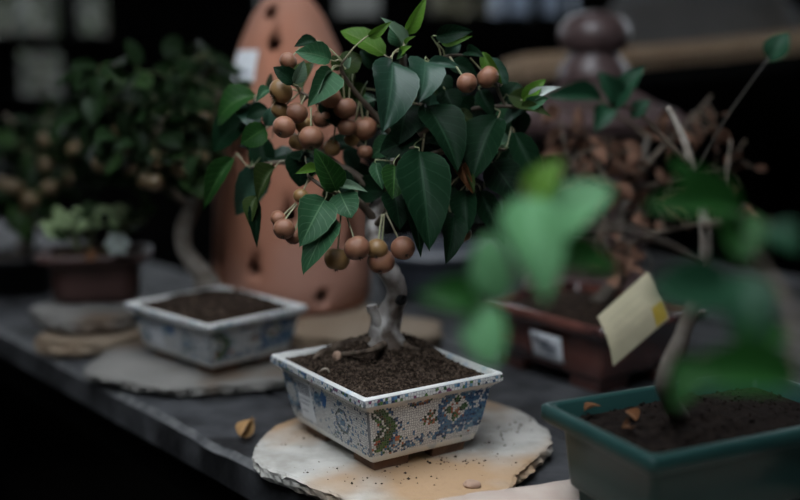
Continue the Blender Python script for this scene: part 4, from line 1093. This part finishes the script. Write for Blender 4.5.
hedge(-1.9, -1.0, 4.9, 1.9, M_hedge, 'green hedge beyond the fence at upper left', 1)
hedge(.15, .42, 5.0, 1.9, mat('hedge_olive', (.03, .028, .010), (.04, .034, .014), .8, 4), 'olive hedge beyond the fence at upper centre', 2)
# added unseen enclosure: roof with open bay and sides, built to shape the skylight
cl = thing('shading_roof', Vector((0, 0, 1.5)), 'added dark boarded roof out of view, its open bay shaping the skylight', None); cl['kind'] = 'structure'
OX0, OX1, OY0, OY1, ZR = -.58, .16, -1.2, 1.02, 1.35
def shading_rows(x0, x1, y0, y1):
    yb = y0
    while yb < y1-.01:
        ye = min(yb+.19, y1); link('shading_board', mesh('shading_board', *box(x0, x1, yb, ye-.002, ZR, ZR+.02), M_dark, False), cl); yb = ye
shading_rows(-3.2, 3.2, OY1, 3.6); shading_rows(-3.2, 3.2, -2.6, OY0); shading_rows(-3.2, OX0, OY0, OY1); shading_rows(OX1, 3.2, OY0, OY1)
for x in (OX0-.07, OX1+.01): link('shading_rafter', mesh('shading_rafter', *box(x, x+.06, -2.6, 3.5, ZR-.09, ZR-.001), M_dark, False), cl)
for nm, bx_ in (('shading_wall_left', (-3.25, -3.2, -2.6, 3.6)), ('shading_wall_right', (3.2, 3.25, -2.6, 3.6)), ('shading_wall_front', (-3.2, 3.2, -2.65, -2.6))):
    o = link(nm, mesh(nm, *box(*bx_, GZ, ZR), M_dark, False), kind='structure'); tag(o, 'added dark boarded side out of view, blocking low skylight')  # unseen walls added so that light enters by the open bay

# ------------------------------------------------------------------ near plant in the teal pot
nt_b = MT @ Vector((-.02, .005, ht-.008))
near = thing('leafy_plant', nt_b, 'out of focus leafy plant with mint green leaves in the teal pot', 'plant')
pls = []
sN = .70
wbranch([nt_b, P(664, 385, .70), P(682, 335, .69), P(700, 285, .68), P(706, 235, .68), P(694, 175, .70), P(682, 135, .72), P(668, 108, .74)], .0065, .0022, M_bark2, near, 'trunk', 10)
wbranch([P(702, 262, .68), P(660, 240, .60), P(610, 225, .52), P(560, 235, .478), P(520, 270, .465), P(484, 304, .46)], .0018, .0007, M_twig, near, 'branch')
wbranch([P(704, 225, .68), P(730, 225, .55), P(760, 260, .49), P(790, 310, .46), P(795, 370, .44)], .0022, .001, M_twig, near, 'branch')
wbranch([P(690, 165, .70), P(660, 135, .69), P(635, 110, .68), P(605, 105, .67)], .0016, .0008, M_twig, near, 'branch')
wbranch([P(694, 175, .70), P(725, 120, .69), P(760, 70, .68), P(775, 50, .68)], .0008, .0004, M_wire, near, 'branch')
NN = sample(pls, 6)
NL = [(534, 238, 613, 188, 58, 't', .52, .51, 0, 3), (524, 198, 546, 303, 62, 't', .515, .495, 0, 0), (494, 302, 488, 233, 42, 't', .50, .495, 0, 3), (482, 303, 418, 296, 38, 'T', .50, .495, 0, 0), (484, 306, 490, 368, 44, 't', .50, .49, 15, 3),
 (548, 255, 618, 272, 42, 'T', .53, .53, 0, 0), (528, 206, 562, 160, 34, 'y', .52, .525, 0, 0), (480, 300, 452, 312, 20, 'T', .50, .50, 0, 0), (510, 235, 536, 215, 16, 'y', .51, .51, 0, 0),
 (742, 212, 642, 208, 44, 'T', .60, .58, 0, 0), (724, 222, 668, 158, 40, 'T', .62, .60, 0, 0), (742, 214, 740, 262, 46, 'T', .60, .58, 0, 3), (736, 300, 648, 290, 56, 's', .56, .54, 0, 3), (748, 275, 744, 345, 54, 's', .555, .54, 0, 3),
 (796, 384, 668, 376, 52, 'T', .53, .52, 0, 0), (785, 330, 730, 350, 40, 'T', .545, .54, 0, 0), (700, 360, 672, 410, 34, 'T', .56, .55, 0, 0), (770, 225, 800, 255, 36, 's', .58, .57, 0, 0),
 (600, 100, 545, 97, 20, 's', .67, .66, 0, 0), (612, 110, 645, 66, 24, 's', .675, .67, 0, 0), (610, 108, 595, 132, 22, 's', .67, .66, 0, 0), (620, 104, 598, 72, 22, 's', .675, .67, 0, 0), (770, 62, 788, 32, 26, 's', .68, .68, 0, 0), (632, 118, 650, 100, 18, 's', .68, .68, 0, 0)]
for bx_, by_, tx, ty, wd, mk, s0, s1, roll, var in NL:
    if by_ > 140: k_ = .82 if bx_ > 640 else .92; s0, s1 = s0*k_, s1*k_
    leaf(near, P(bx_, by_, s0), P(tx, ty, s1), wd/FPX*(s0+s1)/2, mk, roll, var, nodes=NN, pm=M_petiole_d, up=.6)

# ------------------------------------------------------------------ small loose things
def fallen(px, py, z, L, mk, label, ang, name='fallen_leaf', tip=.012):
    q = G(px, py, z+.003); d = Vector((math.cos(ang), math.sin(ang), 0))
    t = thing(name, Vector((q.x, q.y, z)), label, 'leaf')
    leaf(t, q-d*L/2, q+d*L/2+Vector((0, 0, tip)), L*.7, mk, 0, 5, face=Vector((0, -.3, 1)), pet=False, name='leaf_blade')
    leaf(t, q-d*L/2, q+d*L*.3+Vector((0, 0, tip*1.4)), L*.6, mk, 75, 2, face=Vector((0, -.3, 1)), pet=False, name='leaf_fold')
LM['c'] = leaf_mat('leaf_crisp', (.42, .25, .11), (.36, .2, .1), .6, .2)
fallen(248, 434, 0, .020, 'c', 'small curled tan dead leaf on the bench left of the sandstone slab', .9)
# litter in the teal pot
zt1 = (MT @ Vector((0, 0, ht-.008))).z
k = 0
for lx, ly, lab_ in ((-.070, .045, 'orange brown dead leaf on the soil, nearest the left corner of the teal pot'), (-.055, .02, 'orange brown dead leaf on the teal pot soil, nearest the stem'), (-.075, .0, 'orange brown dead leaf on the teal pot soil, closest to the front rim')):
    q = MT @ Vector((lx, ly, ht-.006)); d = Vector((math.cos(k*2), math.sin(k*2), 0)); k += 1
    t = thing('fallen_leaf', q, lab_, 'leaf'); leaf(t, q-d*.006, q+d*.006+Vector((0, 0, .004)), .008, 'b', 0, 5, face=Vector((0, -.4, 1)), pet=False, name='leaf_blade')
# crumbs of soil on the slab
V, F = [], []
spots = [(450, 462, 50, 8, 50), (500, 440, 35, 22, 34), (335, 470, 30, 10, 14), (295, 440, 26, 10, 16), (520, 425, 20, 12, 20), (400, 478, 40, 10, 25), (360, 480, 30, 8, 12)]
for cx, cy, rx, ry, n in spots:
    for k in range(n):
        q = G(R.gauss(cx, rx*.5), R.gauss(cy, ry*.5), ZS+.0003); s = R.choice((.0004, .0005, .0006, .0008, .0011, .0016)); n0 = len(V)
        for d_ in ((1, 0, 0), (0, 1, 0), (-1, 0, 0), (0, -1, 0), (0, 0, .8), (0, 0, -.5)): V.append(q+Vector(d_)*s*R.uniform(.6, 1.3))
        for a, b, e in ((0, 1, 4), (1, 2, 4), (2, 3, 4), (3, 0, 4), (1, 0, 5), (2, 1, 5), (3, 2, 5), (0, 3, 5)): F.append((n0+a, n0+b, n0+e))
o = link('soil_crumbs', mesh('soil_crumbs', V, F, M_grain, False), kind='stuff'); tag(o, 'dark soil crumbs scattered over the sandstone slab', 'soil')
# a pebble of reddish clay at the front edge of the slab
rock('pebble', G(472, 486, ZS), .007, .006, .003, M_cut, 'reddish flat pebble on the front edge of the sandstone slab', 9)
